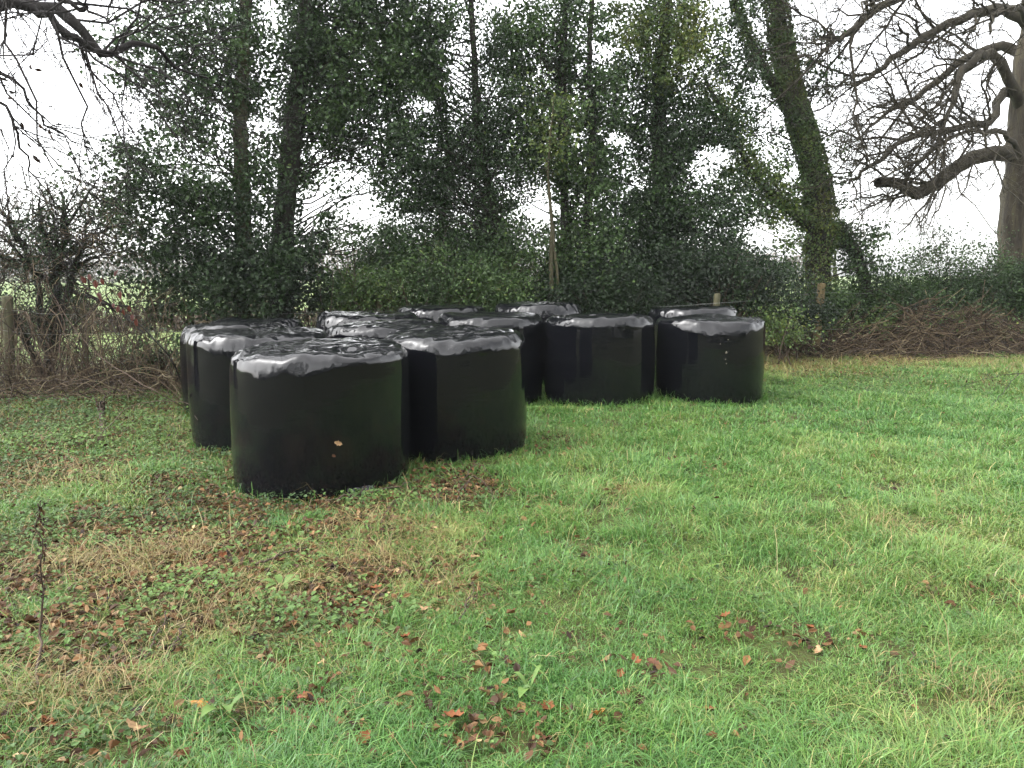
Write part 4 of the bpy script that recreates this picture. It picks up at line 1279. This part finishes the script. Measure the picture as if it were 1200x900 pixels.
LM = {'brown': simple_leaf('leaf_brown', (.06, .026, .012)), 'russet': simple_leaf('leaf_russet', (.125, .044, .015)), 'orange': simple_leaf('leaf_orange', (.24, .105, .025)),
      'tan': simple_leaf('leaf_tan', (.20, .125, .065)), 'dark': simple_leaf('leaf_dark', (.035, .017, .013)), 'red': simple_leaf('leaf_red', (.12, .02, .014))}
LMESH = {c: [fallen_leaf_mesh(k * 10 + j, LM[c], .5) for j in range(3)] for k, c in enumerate(LM)}
LEAVES = [  # px, py, size m, colour, own label
    (567, 832, .075, 'tan', 'pale tan curled leaf upright in the grass, largest of the bottom middle cluster'), (532, 858, .075, 'russet', None), (553, 886, .08, 'brown', None), (558, 848, .07, 'dark', None),
    (640, 851, .07, 'russet', None), (661, 850, .06, 'russet', None), (703, 861, .065, 'orange', 'bright orange brown leaf on the grass right of the bottom middle cluster'), (597, 848, .06, 'brown', None),
    (745, 785, .06, 'russet', None), (765, 789, .06, 'brown', None), (725, 807, .05, 'russet', None), (236, 833, .075, 'orange', 'rounded orange leaf alone in the near left grass'),
    (357, 827, .055, 'red', 'dark red leaf on the grass left of the bottom middle'), (556, 660, .06, 'tan', 'small pale leaf lying alone on the grass below the second front bale'), (610, 627, .05, 'tan', None),
    (500, 718, .07, 'tan', 'pinkish tan flat leaf on the rough grass in the middle'), (1100, 650, .065, 'orange', 'small yellowish orange leaf alone on the right of the lawn'), (948, 745, .06, 'russet', None), (958, 768, .06, 'tan', None),
    (262, 626, .075, 'red', 'red leaf among the litter left of the nearest bale'), (345, 680, .07, 'russet', None), (300, 700, .07, 'tan', None), (330, 727, .06, 'russet', None), (440, 690, .07, 'russet', None), (455, 700, .06, 'brown', None),
    (470, 685, .06, 'tan', None), (430, 667, .06, 'brown', None), (130, 690, .07, 'russet', None), (60, 705, .075, 'brown', None), (95, 715, .07, 'russet', None), (40, 690, .07, 'brown', None), (75, 655, .06, 'tan', None),
    (160, 720, .07, 'russet', None), (215, 690, .06, 'brown', None), (260, 655, .07, 'russet', None), (240, 640, .06, 'tan', None), (285, 645, .06, 'brown', None), (55, 860, .08, 'russet', None), (90, 868, .09, 'brown', None),
    (160, 860, .08, 'tan', None), (250, 797, .06, 'dark', None), (165, 790, .06, 'russet', None), (410, 757, .06, 'brown', None), (475, 755, .055, 'russet', None), (700, 520, .06, 'russet', None), (680, 535, .06, 'brown', None),
    (820, 556, .06, 'brown', None), (735, 577, .05, 'tan', None), (870, 742, .055, 'brown', None), (850, 735, .05, 'russet', None), (1190, 700, .06, 'russet', None), (1170, 680, .05, 'brown', None), (790, 690, .05, 'brown', None),
    (1010, 770, .055, 'russet', None), (1095, 795, .055, 'brown', None), (640, 600, .05, 'red', None), (618, 605, .05, 'russet', None), (560, 640, .05, 'brown', None), (520, 560, .05, 'russet', None), (505, 588, .05, 'russet', None),
    (640, 880, .06, 'brown', None), (460, 880, .07, 'brown', None), (425, 885, .07, 'russet', None), (760, 870, .06, 'brown', None), (830, 850, .05, 'russet', None), (730, 830, .05, 'brown', None), (585, 820, .05, 'brown', None),
    (195, 560, .06, 'tan', None), (230, 580, .06, 'russet', None), (255, 600, .06, 'brown', None), (20, 580, .06, 'russet', None), (110, 600, .06, 'brown', None)]
COLN = {'brown': 'dull brown', 'russet': 'reddish brown', 'orange': 'orange brown', 'tan': 'pale tan', 'dark': 'blackish brown', 'red': 'dark red'}
for k, (px, py, s, c, lab) in enumerate(LEAVES):
    g = G(px, py)
    o = bpy.data.objects.new('fallen_leaf', LMESH[c][k % 3]); COL.objects.link(o)
    o.location = (g[0], g[1], float(th(*g)) + (.045 if lab else random.uniform(.015, .04)))
    o.scale = (s * .95, s * .95, s * .95)
    o.rotation_euler = (random.uniform(-.5, .5) + (.7 if k == 0 else 0), random.uniform(-.4, .4), random.uniform(0, 6.28))
    if lab: tag(o, lab, 'leaf', 'single fallen leaves on the lawn')
    else: tag(o, f'{COLN[c]} curled fallen leaf lying in the grass', 'leaf', f'{COLN[c]} fallen leaves')
# leaf stuck on the nearest bale
hit, _, _, _ = BVH0.ray_cast(Vector((0, 0, CAM_H)), Vector(ray(397, 519)))
pt = np.array(hit) - np.array([0, .012, 0])
for (off, s, c, lab) in (((0, 0), .055, 'tan', 'pale brown leaf stuck to the front of the nearest bale'), ((-.035, -.085), .03, 'brown', 'tiny brown leaf scrap stuck below the pale leaf on the nearest bale')):
    o = bpy.data.objects.new('stuck_leaf', LMESH[c][1]); COL.objects.link(o)
    o.location = (pt[0] + off[0], pt[1] + .004, pt[2] + off[1])
    o.scale = (s, s, s * .4)
    o.rotation_euler = (math.pi / 2, .3, 0)
    tag(o, lab, 'leaf', 'leaves stuck on the bale film')

# green dock / dandelion plant in the foreground
def rosette(px, py, leaves, label):
    b = gp(px, py)
    e = empty('broadleaf_plant', tuple(b)); tag(e, label, 'plant', 'broadleaf plants in the lawn')
    for (a, ln, wv, rise, tv) in leaves:
        n = 12; s = np.linspace(0, 1, n)
        wdt = wv * np.sin(np.pi * np.clip(s, .03, .985)) ** .7 * np.where(s < .35, .25 + s * 2.1, 1)
        ctr = np.stack([np.cos(a) * ln * s, np.sin(a) * ln * s, rise * np.sin(s * 2.2) + .01], -1)
        sd = np.array([-np.sin(a), np.cos(a), 0])
        V = np.concatenate([ctr - sd * wdt[:, None] / 2 + np.array([0, 0, .25]) * wdt[:, None] * .6, ctr, ctr + sd * wdt[:, None] / 2 + np.array([0, 0, .25]) * wdt[:, None] * .6])
        i = np.arange(3 * n).reshape(3, n)
        q = np.stack([i[:-1, :-1], i[1:, :-1], i[1:, 1:], i[:-1, 1:]], -1).reshape(-1, 4)
        build('leaf', V, [q], M['weed'], e, tint=np.full(3 * n, tv))
    return e


rosette(620, 825, [(4.4, .11, .038, .045, .85), (.9, .09, .016, .07, .8), (2.4, .08, .018, .05, .75)], 'pale green dandelion plant with one broad leaf in the lower middle grass')
rosette(330, 690, [(k * 1.05, .10, .035, .05, .75) for k in range(6)], 'small bright green dock rosette among the brown leaves')
rosette(265, 838, [(4.2, .10, .05, .05, .8), (5.2, .09, .04, .06, .7), (.5, .08, .03, .05, .6)], 'small green plantain beside the rounded orange leaf')

hb = np.array([[x_, y_, z_] for x_ in (-330., 330.) for y_ in (-36., 330.) for z_ in (-1.5, 13.)])
hz = build('haze', hb, [np.array([[0, 1, 3, 2], [4, 6, 7, 5], [0, 4, 5, 1], [2, 3, 7, 6], [0, 2, 6, 4], [1, 5, 7, 3]])], None, smooth=False)
m, t, out = nt('haze')
pv = t.nodes.new('ShaderNodeVolumePrincipled'); pv.inputs['Color'].default_value = (.93, .95, .98, 1); pv.inputs['Density'].default_value = HAZE; pv.inputs['Anisotropy'].default_value = .2
t.links.new(pv.outputs[0], out.inputs['Volume'])
hz.data.materials.append(m)
tag(hz, 'thin pale winter mist over the pasture', 'haze', kind='stuff')
sc.cycles.volume_bounces = 1
print('done')
